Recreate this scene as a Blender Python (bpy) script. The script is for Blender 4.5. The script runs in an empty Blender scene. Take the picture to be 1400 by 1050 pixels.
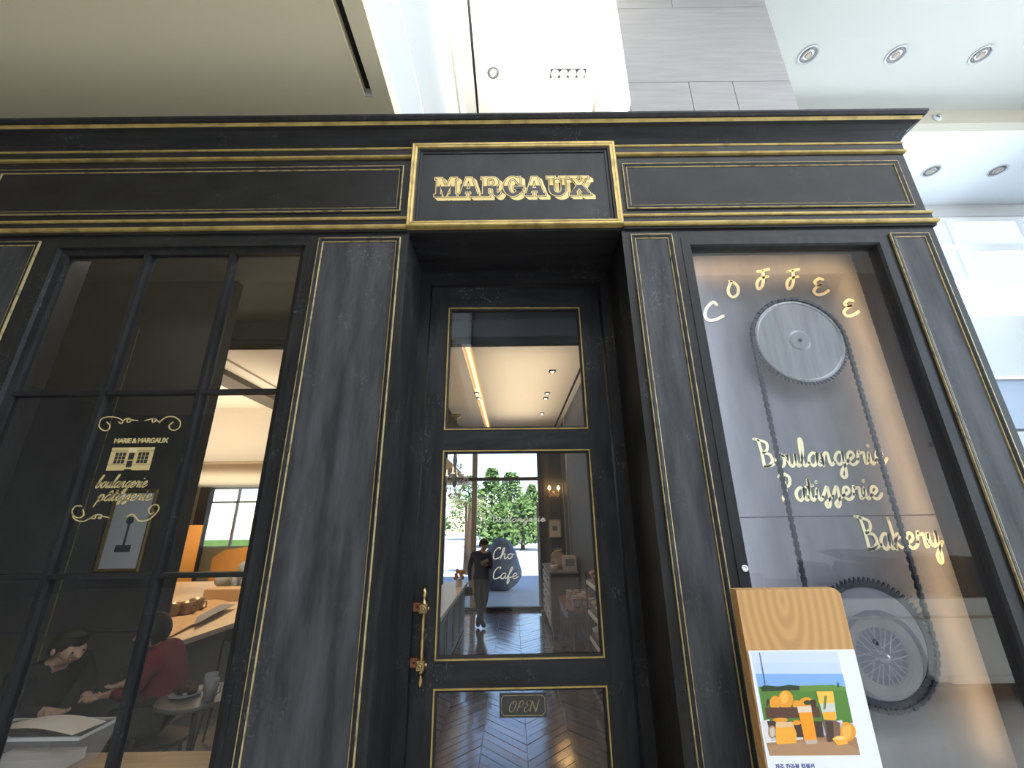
import bpy, bmesh, math, random
from mathutils import Vector, Matrix
random.seed(7)
C = bpy.context.scene.collection
R = math.radians
PI = math.pi

# ------------------------------------------------------------------ camera, world, sun, big lights, exposure
F_PX = 560.0
PITCH, ROLL, YAW = R(18.578), R(-0.768), R(0.143)
CAM = Vector((0, -2.5, 1.875))
_f = Vector((math.sin(YAW)*math.cos(PITCH), math.cos(YAW)*math.cos(PITCH), math.sin(PITCH)))
_r = Vector((math.cos(YAW), -math.sin(YAW), 0))
_u = _r.cross(_f)
RT = math.cos(ROLL)*_r + math.sin(ROLL)*_u
UP = -math.sin(ROLL)*_r + math.cos(ROLL)*_u
cam = bpy.data.cameras.new('camera')
cam.sensor_width = 36
cam.lens = 36*F_PX/1400
cam.clip_start = 0.02
cam.clip_end = 500
camo = bpy.data.objects.new('camera', cam)
C.objects.link(camo)
m3 = Matrix((RT, UP, -_f)).transposed()
camo.matrix_world = Matrix.Translation(CAM) @ m3.to_4x4()
bpy.context.scene.camera = camo

def P(u, v, Y):                       # point of the photograph's frame on the plane y = Y
    d = _f + RT*((u-700)/F_PX) - UP*((v-525)/F_PX)
    return CAM + d*((Y-CAM.y)/d.y)
def PZ(u, v, Z):
    d = _f + RT*((u-700)/F_PX) - UP*((v-525)/F_PX)
    return CAM + d*((Z-CAM.z)/d.z)

sc = bpy.context.scene
sc.view_settings.view_transform = 'Standard'
sc.view_settings.look = 'None'
sc.view_settings.gamma = 1
sc.view_settings.use_curve_mapping = False
sc.view_settings.exposure = 0.0
try:
    sc.cycles.max_bounces = 10
    sc.cycles.diffuse_bounces = 4
    sc.cycles.glossy_bounces = 4
    sc.cycles.transparent_max_bounces = 16
    sc.cycles.caustics_reflective = False
    sc.cycles.caustics_refractive = False
    sc.cycles.sample_clamp_indirect = 6
    sc.cycles.use_denoising = True
except Exception:
    pass

w = bpy.data.worlds.new('sky'); sc.world = w
w.use_nodes = True
nt = w.node_tree
nt.nodes.clear()
sky = nt.nodes.new('ShaderNodeTexSky')
sky.sky_type = 'NISHITA'
sky.sun_disc = False
sky.sun_elevation = R(58)
sky.sun_rotation = R(160)
sky.altitude = 50
sky.dust_density = 0.15
sky.ozone_density = 2.5
bg = nt.nodes.new('ShaderNodeBackground'); bg.inputs[1].default_value = 0.36
wo = nt.nodes.new('ShaderNodeOutputWorld')
nt.links.new(sky.outputs[0], bg.inputs[0]); nt.links.new(bg.outputs[0], wo.inputs[0])

def light(name, kind, loc, direction, energy, color=(1,1,1), size=1, size_y=None, **kw):
    l = bpy.data.lights.new(name, kind)
    l.energy = energy; l.color = color
    if kind == 'AREA':
        l.shape = 'RECTANGLE'; l.size = size; l.size_y = size_y or size
    elif kind == 'SPOT':
        l.spot_size = kw.get('angle', R(80)); l.spot_blend = kw.get('blend', .6); l.shadow_soft_size = size
    elif kind == 'POINT':
        l.shadow_soft_size = size
    elif kind == 'SUN':
        l.angle = R(0.6)
    o = bpy.data.objects.new(name, l)
    C.objects.link(o)
    o.location = loc
    o.rotation_euler = Vector(direction).to_track_quat('-Z', 'Y').to_euler()
    return o

light('sunlight', 'SUN', (10, -30, 40), (-.18, .44, -.88), 11.0, (1, .96, .9))
# daylight through the hall's glazed right side; an overhead fill added for the facade
light('hall_glazing_daylight', 'AREA', (15.5, -2.5, 4.6), (-1, 0, -.22), 3200, (.74, .87, 1), 17, 8)
light('hall_overhead_fill', 'AREA', (5.5, -6.2, 11.3), (0, .12, -1), 2800, (.94, .97, 1), 17, 5.8)  # added fill below the closed ceiling, lights the facade from above
light('void_cove_left', 'AREA', (-.85, 2.2, 10.6), (.55, .15, .85), 520, (1, .98, .93), .25, 7)
light('void_cove_right', 'AREA', (1.75, 3.8, 10.6), (-.55, 0, .85), 160, (1, .98, .93), .25, 2.4)
light('rear_window_daylight', 'AREA', (10.0, 7.6, 8.9), (-.15, -1, -1.25), 1500, (.88, .94, 1), 11, 3)

# ------------------------------------------------------------------ materials
MATS = {}
def mat(name, col, rough=.5, metal=0., spec=.5, var=None, emit=None, bump=0.):
    """var = (second colour, scale xyz, detail, low, high)"""
    if name in MATS: return MATS[name]
    m = bpy.data.materials.new(name); m.use_nodes = True
    n, l = m.node_tree.nodes, m.node_tree.links
    b = n['Principled BSDF']
    b.inputs['Base Color'].default_value = (*col, 1)
    b.inputs['Roughness'].default_value = rough
    b.inputs['Metallic'].default_value = metal
    b.inputs['Specular IOR Level'].default_value = spec
    if var:
        c2, scale, detail, lo, hi = var
        tc = n.new('ShaderNodeTexCoord'); mp = n.new('ShaderNodeMapping')
        mp.inputs['Scale'].default_value = scale
        no = n.new('ShaderNodeTexNoise'); no.inputs['Scale'].default_value = 1; no.inputs['Detail'].default_value = detail
        rp = n.new('ShaderNodeValToRGB')
        rp.color_ramp.elements[0].position = lo; rp.color_ramp.elements[1].position = hi
        rp.color_ramp.elements[0].color = (*col, 1); rp.color_ramp.elements[1].color = (*c2, 1)
        l.new(tc.outputs['Object'], mp.inputs[0]); l.new(mp.outputs[0], no.inputs['Vector'])
        l.new(no.outputs[0], rp.inputs[0]); l.new(rp.outputs[0], b.inputs['Base Color'])
        if bump:
            bp = n.new('ShaderNodeBump'); bp.inputs['Strength'].default_value = bump; bp.inputs['Distance'].default_value = .01
            l.new(no.outputs[0], bp.inputs['Height']); l.new(bp.outputs[0], b.inputs['Normal'])
    if emit:
        b.inputs['Emission Color'].default_value = (*emit[0], 1); b.inputs['Emission Strength'].default_value = emit[1]
    MATS[name] = m
    return m

def worn_black(name, c1, c2, scale, rough, scratch=.6, chalk=0.):
    m = bpy.data.materials.new(name); m.use_nodes = True
    n, l = m.node_tree.nodes, m.node_tree.links
    b = n['Principled BSDF']
    tc = n.new('ShaderNodeTexCoord')
    mp = n.new('ShaderNodeMapping'); mp.inputs['Scale'].default_value = scale
    no = n.new('ShaderNodeTexNoise'); no.inputs['Scale'].default_value = 1; no.inputs['Detail'].default_value = 5; no.inputs['Roughness'].default_value = .62
    rp = n.new('ShaderNodeValToRGB'); rp.color_ramp.elements[0].position = .36; rp.color_ramp.elements[1].position = .72
    rp.color_ramp.elements[0].color = (*c1, 1); rp.color_ramp.elements[1].color = (*c2, 1)
    l.new(tc.outputs['Object'], mp.inputs[0]); l.new(mp.outputs[0], no.inputs['Vector']); l.new(no.outputs[0], rp.inputs[0])
    # worn marks: fine cracks gated by a coarse mask
    mp2 = n.new('ShaderNodeMapping'); mp2.inputs['Scale'].default_value = (38, 38, 24)
    n2 = n.new('ShaderNodeTexNoise'); n2.inputs['Scale'].default_value = 1; n2.inputs['Detail'].default_value = 7; n2.inputs['Distortion'].default_value = 1.6
    r2 = n.new('ShaderNodeValToRGB'); r2.color_ramp.elements[0].position = .57; r2.color_ramp.elements[1].position = .66
    n3 = n.new('ShaderNodeTexNoise'); n3.inputs['Scale'].default_value = 2.6; n3.inputs['Detail'].default_value = 2
    r3 = n.new('ShaderNodeValToRGB'); r3.color_ramp.elements[0].position = .55; r3.color_ramp.elements[1].position = .72
    mu = n.new('ShaderNodeMath'); mu.operation = 'MULTIPLY'
    mu2 = n.new('ShaderNodeMath'); mu2.operation = 'MULTIPLY'; mu2.inputs[1].default_value = scratch
    mx = n.new('ShaderNodeMixRGB'); mx.inputs[2].default_value = (.16, .155, .15, 1)
    l.new(tc.outputs['Object'], mp2.inputs[0]); l.new(mp2.outputs[0], n2.inputs['Vector']); l.new(n2.outputs[0], r2.inputs[0])
    l.new(tc.outputs['Object'], n3.inputs['Vector']); l.new(n3.outputs[0], r3.inputs[0])
    l.new(r2.outputs[0], mu.inputs[0]); l.new(r3.outputs[0], mu.inputs[1]); l.new(mu.outputs[0], mu2.inputs[0])
    l.new(mu2.outputs[0], mx.inputs[0]); l.new(rp.outputs[0], mx.inputs[1])
    l.new(mx.outputs[0], b.inputs['Base Color'])
    b.inputs['Roughness'].default_value = rough
    b.inputs['Specular IOR Level'].default_value = .28
    bp = n.new('ShaderNodeBump'); bp.inputs['Strength'].default_value = .25; bp.inputs['Distance'].default_value = .004
    l.new(no.outputs[0], bp.inputs['Height']); l.new(bp.outputs[0], b.inputs['Normal'])
    return m

BLACK = worn_black('worn_black_paint', (.011, .0112, .012), (.026, .0262, .028), (14, 14, 2.2), .5, .55)
BLACKH = worn_black('worn_black_rails', (.011, .0112, .012), (.026, .0262, .028), (2.2, 14, 14), .5, .5)
PANEL = worn_black('chalky_black_panel', (.024, .0245, .027), (.082, .084, .092), (7, 7, 1.1), .6, .7)
DOORBLACK = worn_black('scratched_black_door', (.012, .0125, .014), (.03, .031, .035), (18, 18, 3), .45, 1.0)
FRIEZE = worn_black('frieze_black', (.010, .010, .0105), (.022, .022, .0225), (3, 3, 5), .55, .35)
GOLD = mat('gold_paint', (.50, .36, .12), .42, .35, var=((.30, .21, .07), (9, 9, 9), 4, .45, .7))
GOLDL = mat('thin_gold_line', (.42, .33, .16), .5, .2, var=((.12, .1, .06), (16, 16, 16), 4, .5, .72))
GOLDSIGN = mat('gold_leaf_letters', (.72, .53, .20), .45, .1)
CREAMLET = mat('pale_gold_letters', (.95, .86, .52), .5)
BRASS = mat('aged_brass', (.50, .36, .17), .3, .95, var=((.30, .21, .10), (30, 30, 30), 3, .45, .7))
COPPER = mat('copper_plate', (.36, .14, .07), .4, .7)
CEILW = mat('white_ceiling', (.47, .475, .435), .9, spec=.2)
CEILB = mat('beige_ceiling', (.88, .77, .54), .9, spec=.2)
WHITE = mat('white_plaster', (.58, .59, .60), .85, spec=.2)
GREYW = mat('pale_grey_wall', (.31, .32, .31), .8)
BLUEW = mat('blue_grey_band', (.20, .235, .29), .6)
DARKSLOT = mat('black_slot', (.01, .01, .01), .7)
STONE = mat('limestone_tile', (.33, .315, .315), .55, var=((.40, .385, .385), (1.2, 1.2, 14), 6, .3, .75))
JOINT = mat('stone_joint', (.30, .28, .27), .9)
METALG = mat('grey_metal', (.42, .42, .42), .35, .8)
CHROME = mat('chrome', (.8, .8, .8), .12, 1)
LENS = mat('lamp_lens', (.30, .25, .19), .5, emit=((1, .86, .62), .12))
LAMPON = mat('lamp_glow', (1, .9, .7), .3, emit=((1, .82, .5), 9))
COVE = mat('cove_glow', (1, .96, .88), .5, emit=((1, .94, .66), .9))
HALLFLOOR = mat('hall_stone_floor', (.76, .73, .68), .3, var=((.82, .79, .74), (1, 1, 1), 4, .3, .7))
DARKWALL = mat('charcoal_wall', (.085, .086, .084), .75, var=((.11, .11, .105), (5, 5, 5), 4, .3, .7))
GREYSHOP = mat('slate_shop_wall', (.075, .082, .095), .7, var=((.095, .10, .115), (4, 4, 4), 3, .3, .7))
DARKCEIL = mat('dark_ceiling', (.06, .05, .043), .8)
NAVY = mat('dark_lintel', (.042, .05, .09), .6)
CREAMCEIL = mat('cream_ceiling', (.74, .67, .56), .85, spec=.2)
CREAMWALL = mat('cream_wall', (.62, .54, .40), .8)
TILEFLOOR = mat('dark_tile_floor', (.07, .068, .065), .35, var=((.10, .095, .09), (3, 3, 3), 3, .3, .7))
WOODLIGHT = None
SHOE = mat('tan_leather', (.45, .22, .10), .6)
SKIN = mat('skin', (.58, .36, .26), .55)
HAIR = mat('black_hair', (.012, .011, .011), .5)
WALNUT = mat('dark_walnut', (.085, .038, .022), .35, var=((.13, .06, .034), (3, 30, 30), 5, .3, .7))
OAKTOP = mat('oak_counter', (.60, .40, .20), .45, var=((.46, .28, .13), (2, 26, 26), 5, .35, .7))
BROWNP = mat('brown_paper', (.62, .42, .24), .8, var=((.52, .34, .18), (5, 5, 5), 3, .3, .7))
PAPERM = mat('white_paper', (.82, .80, .76), .8)
PLASTIC = mat('clear_tub_plastic', (.70, .71, .72), .25)
CERAM = mat('grey_ceramic', (.30, .31, .33), .35)
REDC = mat('dark_red_fabric', (.20, .012, .022), .8)
DARKC = mat('black_fabric', (.014, .014, .017), .85)
NAVYC = mat('navy_sweater', (.022, .030, .075), .85)
JEANS = mat('dark_jeans', (.016, .022, .05), .8)
GREYDRESS = mat('stone_grey_cloth', (.12, .11, .095), .85)
BLACKMETAL = mat('black_metal', (.014, .014, .015), .4, .5)
CARWHITE = mat('ivory_car_paint', (.80, .79, .72), .15, spec=.6)
TYRE = mat('tyre_rubber', (.02, .02, .02), .7)
SEATL = mat('dark_seat_leather', (.03, .02, .018), .5)
STEEL = mat('brushed_steel', (.25, .25, .24), .42, .8, var=((.18, .18, .175), (20, 20, 2), 4, .35, .7))
CHAINM = mat('dark_chain_steel', (.06, .065, .075), .35, .85)

def pane_mat(name, tint=(1, 1, 1), ior=1.75):
    m = bpy.data.materials.new(name); m.use_nodes = True
    n, l = m.node_tree.nodes, m.node_tree.links
    n.clear()
    out = n.new('ShaderNodeOutputMaterial'); mix = n.new('ShaderNodeMixShader')
    tr = n.new('ShaderNodeBsdfTransparent'); tr.inputs[0].default_value = (*tint, 1)
    gl = n.new('ShaderNodeBsdfGlossy'); gl.inputs['Roughness'].default_value = 0.0
    fr = n.new('ShaderNodeFresnel'); fr.inputs[0].default_value = ior
    ge = n.new('ShaderNodeNewGeometry')
    sub = n.new('ShaderNodeMath'); sub.operation = 'SUBTRACT'; sub.inputs[0].default_value = 1
    mu = n.new('ShaderNodeMath'); mu.operation = 'MULTIPLY'
    l.new(ge.outputs['Backfacing'], sub.inputs[1]); l.new(sub.outputs[0], mu.inputs[0]); l.new(fr.outputs[0], mu.inputs[1])
    l.new(mu.outputs[0], mix.inputs[0]); l.new(tr.outputs[0], mix.inputs[1]); l.new(gl.outputs[0], mix.inputs[2])
    l.new(mix.outputs[0], out.inputs[0])
    return m
GLASS = pane_mat('clear_pane', (1, 1, 1), 1.58)
FROST = bpy.data.materials.new('frosted_pane'); FROST.use_nodes = True
_n, _l = FROST.node_tree.nodes, FROST.node_tree.links; _n.clear()
_o = _n.new('ShaderNodeOutputMaterial'); _t = _n.new('ShaderNodeBsdfTranslucent'); _t.inputs[0].default_value = (.96, .97, .98, 1)
_p = _n.new('ShaderNodeBsdfTransparent'); _p.inputs[0].default_value = (1, 1, 1, 1)
_m = _n.new('ShaderNodeMixShader'); _m.inputs[0].default_value = .7
_l.new(_p.outputs[0], _m.inputs[1]); _l.new(_t.outputs[0], _m.inputs[2]); _l.new(_m.outputs[0], _o.inputs[0])
SHOWGLASS = pane_mat('showcase_pane', (.97, .98, 1), 2.2)
SMOKE = pane_mat('window_pane', (.93, .93, .93), 1.75)

def wood_mat(name, c1, c2, axis='z'):
    m = bpy.data.materials.new(name); m.use_nodes = True
    n, l = m.node_tree.nodes, m.node_tree.links
    b = n['Principled BSDF']
    tc = n.new('ShaderNodeTexCoord'); mp = n.new('ShaderNodeMapping')
    mp.inputs['Rotation'].default_value = (.42, 0, .03)
    mp.inputs['Location'].default_value = (.02, .64, 0)
    wv = n.new('ShaderNodeTexWave'); wv.wave_type = 'RINGS'; wv.rings_direction = 'Z'
    wv.inputs['Scale'].default_value = 8; wv.inputs['Distortion'].default_value = 1.1; wv.inputs['Detail'].default_value = 2; wv.inputs['Detail Scale'].default_value = .5
    rp = n.new('ShaderNodeValToRGB'); rp.color_ramp.elements[0].color = (*c1, 1); rp.color_ramp.elements[1].color = (*c2, 1)
    rp.color_ramp.elements[0].position = .1; rp.color_ramp.elements[1].position = .95
    l.new(tc.outputs['Object'], mp.inputs[0]); l.new(mp.outputs[0], wv.inputs['Vector']); l.new(wv.outputs[0], rp.inputs[0]); l.new(rp.outputs[0], b.inputs['Base Color'])
    b.inputs['Roughness'].default_value = .5
    return m
OAK = wood_mat('honey_oak', (.47, .255, .095), (.56, .32, .125))

# ------------------------------------------------------------------ mesh builder
class MB:
    def __init__(s): s.v, s.f, s.m = [], [], []
    def add(s, vs, fs, mi=0):
        k = len(s.v); s.v += [tuple(p) for p in vs]
        for f in fs: s.f.append([i+k for i in f]); s.m.append(mi)
        return s
    def box(s, x0, x1, y0, y1, z0, z1, mi=0):
        v = [(x, y, z) for z in (z0, z1) for y in (y0, y1) for x in (x0, x1)]
        return s.add(v, [(0, 2, 3, 1), (4, 5, 7, 6), (0, 1, 5, 4), (2, 6, 7, 3), (0, 4, 6, 2), (1, 3, 7, 5)], mi)
    def hexa(s, b, t, mi=0):          # two quads, bottom and top, same order (ccw from above)
        return s.add(list(b)+list(t), [(3, 2, 1, 0), (4, 5, 6, 7), (0, 1, 5, 4), (1, 2, 6, 5), (2, 3, 7, 6), (3, 0, 4, 7)], mi)
    def frame(s, x0, x1, z0, z1, prof, y=0., mi=0, closed=True):
        """mitred rectangular frame in the xz plane; prof = [(inset, y offset)...]"""
        n = len(prof); vs = []
        for (i, d) in prof:
            vs += [(x0+i, y+d, z0+i), (x1-i, y+d, z0+i), (x1-i, y+d, z1-i), (x0+i, y+d, z1-i)]
        fs = []
        rng = range(n) if closed else range(n-1)
        for a in rng:
            b = (a+1) % n
            for k in range(4):
                k2 = (k+1) % 4
                fs.append((a*4+k, a*4+k2, b*4+k2, b*4+k))
        return s.add(vs, fs, mi)
    def bar(s, x0, x1, prof, mi=0):    # profile [(y,z)] swept along x
        n = len(prof)
        vs = [(x0, y, z) for y, z in prof] + [(x1, y, z) for y, z in prof]
        fs = [(k, (k+1) % n, n+(k+1) % n, n+k) for k in range(n)] + [tuple(range(n))[::-1], tuple(range(n, 2*n))]
        return s.add(vs, fs, mi)
    def tube(s, pts, r, seg=8, mi=0, cap=True):
        pts = [Vector(p) for p in pts]; n = len(pts)
        rs = r if isinstance(r, (list, tuple)) else [r]*n
        vs = []
        prev = None
        for i, p in enumerate(pts):
            t = (pts[min(i+1, n-1)] - pts[max(i-1, 0)])
            t = t.normalized() if t.length > 1e-9 else Vector((0, 0, 1))
            if prev is None:
                a = t.orthogonal().normalized()
            else:
                a = prev - t*prev.dot(t)
                a = a.normalized() if a.length > 1e-6 else t.orthogonal().normalized()
            prev = a; b = t.cross(a)
            for k in range(seg):
                an = 2*PI*k/seg
                vs.append(p + (a*math.cos(an) + b*math.sin(an))*rs[i])
        fs = [(i*seg+k, i*seg+(k+1) % seg, (i+1)*seg+(k+1) % seg, (i+1)*seg+k) for i in range(n-1) for k in range(seg)]
        if cap: fs += [tuple(range(seg))[::-1], tuple(range((n-1)*seg, n*seg))]
        return s.add(vs, fs, mi)
    def lathe(s, prof, c=(0, 0, 0), axis='z', seg=16, mi=0, cap=True):
        """prof [(r, h)] about an axis through c"""
        n = len(prof); vs = []
        for r, h in prof:
            for k in range(seg):
                a = 2*PI*k/seg
                x, y = r*math.cos(a), r*math.sin(a)
                if axis == 'z': q = (c[0]+x, c[1]+y, c[2]+h)
                elif axis == 'y': q = (c[0]+x, c[1]+h, c[2]-y)
                else: q = (c[0]+h, c[1]+x, c[2]+y)
                vs.append(q)
        fs = [(i*seg+k, i*seg+(k+1) % seg, (i+1)*seg+(k+1) % seg, (i+1)*seg+k) for i in range(n-1) for k in range(seg)]
        if cap: fs += [tuple(range(seg))[::-1], tuple(range((n-1)*seg, n*seg))]
        return s.add(vs, fs, mi)
    def ball(s, c, r, seg=10, ring=7, mi=0):
        rx, ry, rz = r if isinstance(r, (tuple, list)) else (r, r, r)
        vs = [(c[0], c[1], c[2]-rz)]
        for i in range(1, ring):
            a = -PI/2 + PI*i/ring
            for k in range(seg):
                b = 2*PI*k/seg
                vs.append((c[0]+rx*math.cos(a)*math.cos(b), c[1]+ry*math.cos(a)*math.sin(b), c[2]+rz*math.sin(a)))
        vs.append((c[0], c[1], c[2]+rz))
        fs = [(0, 1+(k+1) % seg, 1+k) for k in range(seg)]
        for i in range(ring-2):
            fs += [(1+i*seg+k, 1+i*seg+(k+1) % seg, 1+(i+1)*seg+(k+1) % seg, 1+(i+1)*seg+k) for k in range(seg)]
        t = len(vs)-1; o = 1+(ring-2)*seg
        fs += [(o+k, o+(k+1) % seg, t) for k in range(seg)]
        return s.add(vs, fs, mi)
    def poly(s, pts, y0, y1, mi=0):    # polygon in xz (ccw seen from -y), extruded y0 (front) .. y1
        n = len(pts)
        vs = [(x, y0, z) for x, z in pts] + [(x, y1, z) for x, z in pts]
        fs = [tuple(range(n)), tuple(range(n, 2*n))[::-1]] + [(k, n+k, n+(k+1) % n, (k+1) % n) for k in range(n)]
        return s.add(vs, fs, mi)
    def ribbon(s, pts, wd, y0, y1, mi=0):   # stroke of round pen in the xz plane
        pts = [Vector((p[0], p[1])) for p in pts]; n = len(pts)
        L, Rr = [], []
        for i in range(n):
            t = pts[min(i+1, n-1)] - pts[max(i-1, 0)]
            t = t.normalized() if t.length > 1e-9 else Vector((1, 0))
            nn = Vector((-t.y, t.x))*(wd/2)
            L.append(pts[i]+nn); Rr.append(pts[i]-nn)
        vs = []
        for a, b in zip(L, Rr): vs += [(a.x, y0, a.y), (b.x, y0, b.y), (a.x, y1, a.y), (b.x, y1, b.y)]
        fs = []
        for i in range(n-1):
            a, b = i*4, i*4+4
            fs += [(a, a+1, b+1, b), (a+2, b+2, b+3, a+3), (a, b, b+2, a+2), (a+1, a+3, b+3, b+1)]
        s.add(vs, fs, mi)
        for p in (pts[0], pts[-1]):
            s.poly([(p.x+wd/2*math.cos(2*PI*k/10), p.y+wd/2*math.sin(2*PI*k/10)) for k in range(10)], y0, y1, mi)
        return s
    def build(s, name, mats, parent=None, smooth=False, off=None, recalc=True, bevel=0):
        me = bpy.data.meshes.new(name)
        vs = s.v if off is None else [(x-off[0], y-off[1], z-off[2]) for x, y, z in s.v]
        me.from_pydata(vs, [], s.f)
        for m in (mats if isinstance(mats, (list, tuple)) else [mats]): me.materials.append(m)
        me.polygons.foreach_set('material_index', s.m)
        if smooth: me.polygons.foreach_set('use_smooth', [True]*len(s.f))
        if recalc or bevel:
            bm = bmesh.new(); bm.from_mesh(me)
            bmesh.ops.recalc_face_normals(bm, faces=bm.faces)
            if bevel: bmesh.ops.bevel(bm, geom=bm.edges[:], offset=bevel, segments=1, affect='EDGES')
            bm.to_mesh(me); bm.free()
        o = bpy.data.objects.new(name, me); C.objects.link(o)
        if parent is not None: o.parent = parent
        return o

def tag(o, label, cat, group=None, kind=None):
    if label: o['label'] = label
    if cat: o['category'] = cat
    if group: o['group'] = group
    if kind: o['kind'] = kind
    return o
def thing(name, label, cat, loc=(0, 0, 0), group=None, rz=0):
    o = bpy.data.objects.new(name, None); C.objects.link(o)
    o.location = loc; o.rotation_euler = (0, 0, rz); o.empty_display_size = .1
    return tag(o, label, cat, group)
def struct(name, label=None, cat=None):
    o = bpy.data.objects.new(name, None); C.objects.link(o)
    o['kind'] = 'structure'
    if label: o['label'] = label
    if cat: o['category'] = cat
    return o
def smesh(mb, name, m, label, cat, **k):
    o = mb.build(name, m, **k); o['kind'] = 'structure'; o['label'] = label; o['category'] = cat
    return o
def share(src, parent, name=None, loc=None):
    o = src.copy(); C.objects.link(o); o.parent = parent
    if loc is not None: o.location = loc
    return o
def cat_rom(p, k=5, closed=False):
    p = [Vector(q) for q in p]
    if len(p) < 3: return p
    out = []; n = len(p)
    rng = n if closed else n-1
    for i in range(rng):
        if closed: a, b, c, d = p[(i-1) % n], p[i], p[(i+1) % n], p[(i+2) % n]
        else: a, b, c, d = p[max(i-1, 0)], p[i], p[i+1], p[min(i+2, n-1)]
        for j in range(k):
            t = j/k
            out.append(.5*((2*b)+(c-a)*t+(2*a-5*b+4*c-d)*t*t+(3*b-a-3*c+d)*t**3))
    if not closed: out.append(p[-1])
    return out

# ================================================================== HALL SHELL
smesh(MB().box(-14, 16, -14, 0.0, -.2, 0), 'floor', HALLFLOOR, 'pale stone floor of the hall in front of the shop', 'floor')
Z_L, Z_H = 5.75, 11.4
# low beige ceiling on the left, with its linear slot
cl = struct('ceiling_low', 'low beige ceiling over the left half of the shopfront', 'ceiling')
MB().box(-14, -1.36, -14, 8, Z_L, Z_L+.25).build('soffit', CEILB, cl)
MB().box(-1.285, -1.125, -14, .34, Z_L, Z_L+.25).box(-1.36, -1.125, .34, 8, Z_L, Z_L+.25).build('soffit_edge', CEILB, cl)
MB().box(-1.36, -1.285, -14, .34, Z_L+.09, Z_L+.25).build('slot_diffuser', DARKSLOT, cl)
MB().box(-1.362, -1.283, .325, .34, Z_L-.004, Z_L+.1).build('slot_end', WHITE, cl)
# white wall of the void
wl = struct('wall_left_of_void', 'tall white wall rising from the beige ceiling to the high ceiling', 'wall')
MB().box(-1.5, -1.125, -14, 9, Z_L+.25, 7.05).build('lower_face', WHITE, wl)
MB().box(-1.5, -1.19, -14, 9, 7.05, Z_H).build('upper_face', WHITE, wl)
MB().box(-1.185, -1.13, -6, 9, 7.052, 7.09).build('cove_light', mat('dim_cove', (1, .97, .92), .5, emit=((1, .97, .92), 3)), wl)
# high ceiling
ch = struct('ceiling_high', 'high white ceiling above the void and the right half', 'ceiling')
MB().box(-1.5, -.76, -14, 5.05, Z_H, Z_H+.2).box(-.70, 16, -14, 5.05, Z_H, Z_H+.2).build('soffit', CEILW, ch)
MB().box(-.76, -.70, -14, 5.05, Z_H+.05, Z_H+.2).build('slot_diffuser', DARKSLOT, ch)
MB().box(-1.5, 3.2, 5.05, 5.2, Z_H-.4, Z_H+.2).build('edge_beam', CEILW, ch)
MB().box(-1.12, -1.0, 0, 5.0, Z_H-.16, Z_H-.11).build('cove_light', COVE, ch)
MB().box(1.9, 2.02, 2.7, 5.0, Z_H-.16, Z_H-.11).build('cove_light', COVE, ch)
c2 = struct('ceiling_rear', 'second white ceiling a step lower on the right beyond the shop', 'ceiling')
Z_2 = 10.97
MB().box(3.2, 16, 4.98, 5.2, Z_2, Z_H+.2).build('fascia', mat('beige_fascia', (.50, .46, .37), .9), c2)
MB().box(3.2, 16, 5.2, 7.8, Z_2, Z_2+.2).build('soffit', mat('cool_white_ceiling', (.72, .76, .79), .9), c2)
# stone column above the shop
col = struct('column', 'limestone clad column behind the cornice rising to the high ceiling', 'column')
cx0, cx1, cy0 = 2.11, 4.97, 2.63
MB().box(cx0+.03, cx1-.03, cy0+.03, 6.5, 4.9, Z_H).build('column_core', JOINT, col)
def stone(x0, x1, z0, z1, y0=None, y1=None):
    g = .006
    mb = MB()
    if y0 is None: mb.box(x0+g, x1-g, cy0, cy0+.04, z0+g, z1-g)
    else: mb.box(cx0, cx0+.04, y0+g, y1-g, z0+g, z1-g)
    mb.build('tile', STONE, col)
j1, j2 = 11.13, 9.15
stone(cx0, 3.18, j1, Z_H); stone(3.18, cx1, j1, Z_H)
stone(cx0, cx1, j2, j1)
for a, b in ((cx0, 3.18), (3.18, 3.95), (3.95, cx1)): stone(a, b, 7.15, j2)
for a, b in ((cx0, 3.6), (3.6, cx1)): stone(a, b, 5.0, 7.15)
for z0, z1 in ((5.0, 7.15), (7.15, j2), (j2, j1), (j1, Z_H)):
    stone(0, 0, z0, z1, cy0+.04, 4.6); stone(0, 0, z0, z1, 4.6, 6.5)

# far window wall on the right (y = 7.75)
YW = 7.75
wr = struct('wall_rear_right', 'pale far wall with a band of windows right of the shop', 'wall')
MB().box(3.2, 16, YW, YW+.3, 10.55, Z_2).build('upper_band', WHITE, wr)
MB().box(3.2, 16, YW, YW+.3, 5.35, 7.15).build('parapet', GREYW, wr)
MB().box(3.2, 16, YW-.05, YW+.3, 5.27, 5.35).build('ledge', WHITE, wr)
MB().box(3.2, 16, YW+.05, YW+.3, 3.95, 5.27).build('blue_band', BLUEW, wr)
MB().box(3.2, 16, YW, YW+.3, 3.88, 3.95).build('dark_line', BLACKMETAL, wr)
MB().box(3.2, 16, YW, YW+.3, 0, 3.88).build('lower_wall', GREYW, wr)
FRAMEW = mat('bright_white_frame', (.9, .91, .92), .6)
wf = struct('window_3', 'band of white framed windows high on the far right wall', 'window')
MB().box(3.2, 16, YW+.05, YW+.15, 10.43, 10.55).box(3.2, 16, YW+.05, YW+.15, 7.15, 7.3).build('frame', FRAMEW, wf)
MB().box(3.2, 16, YW+.05, YW+.17, 9.36, 9.56).build('transom', FRAMEW, wf)
xs = [3.3, 5.3, 7.3, 9.3, 11.35, 13.4, 15.6]
for x in xs: MB().box(x-.07, x+.07, YW+.04, YW+.16, 7.3, 10.43).build('mullion', FRAMEW, wf)
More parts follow.
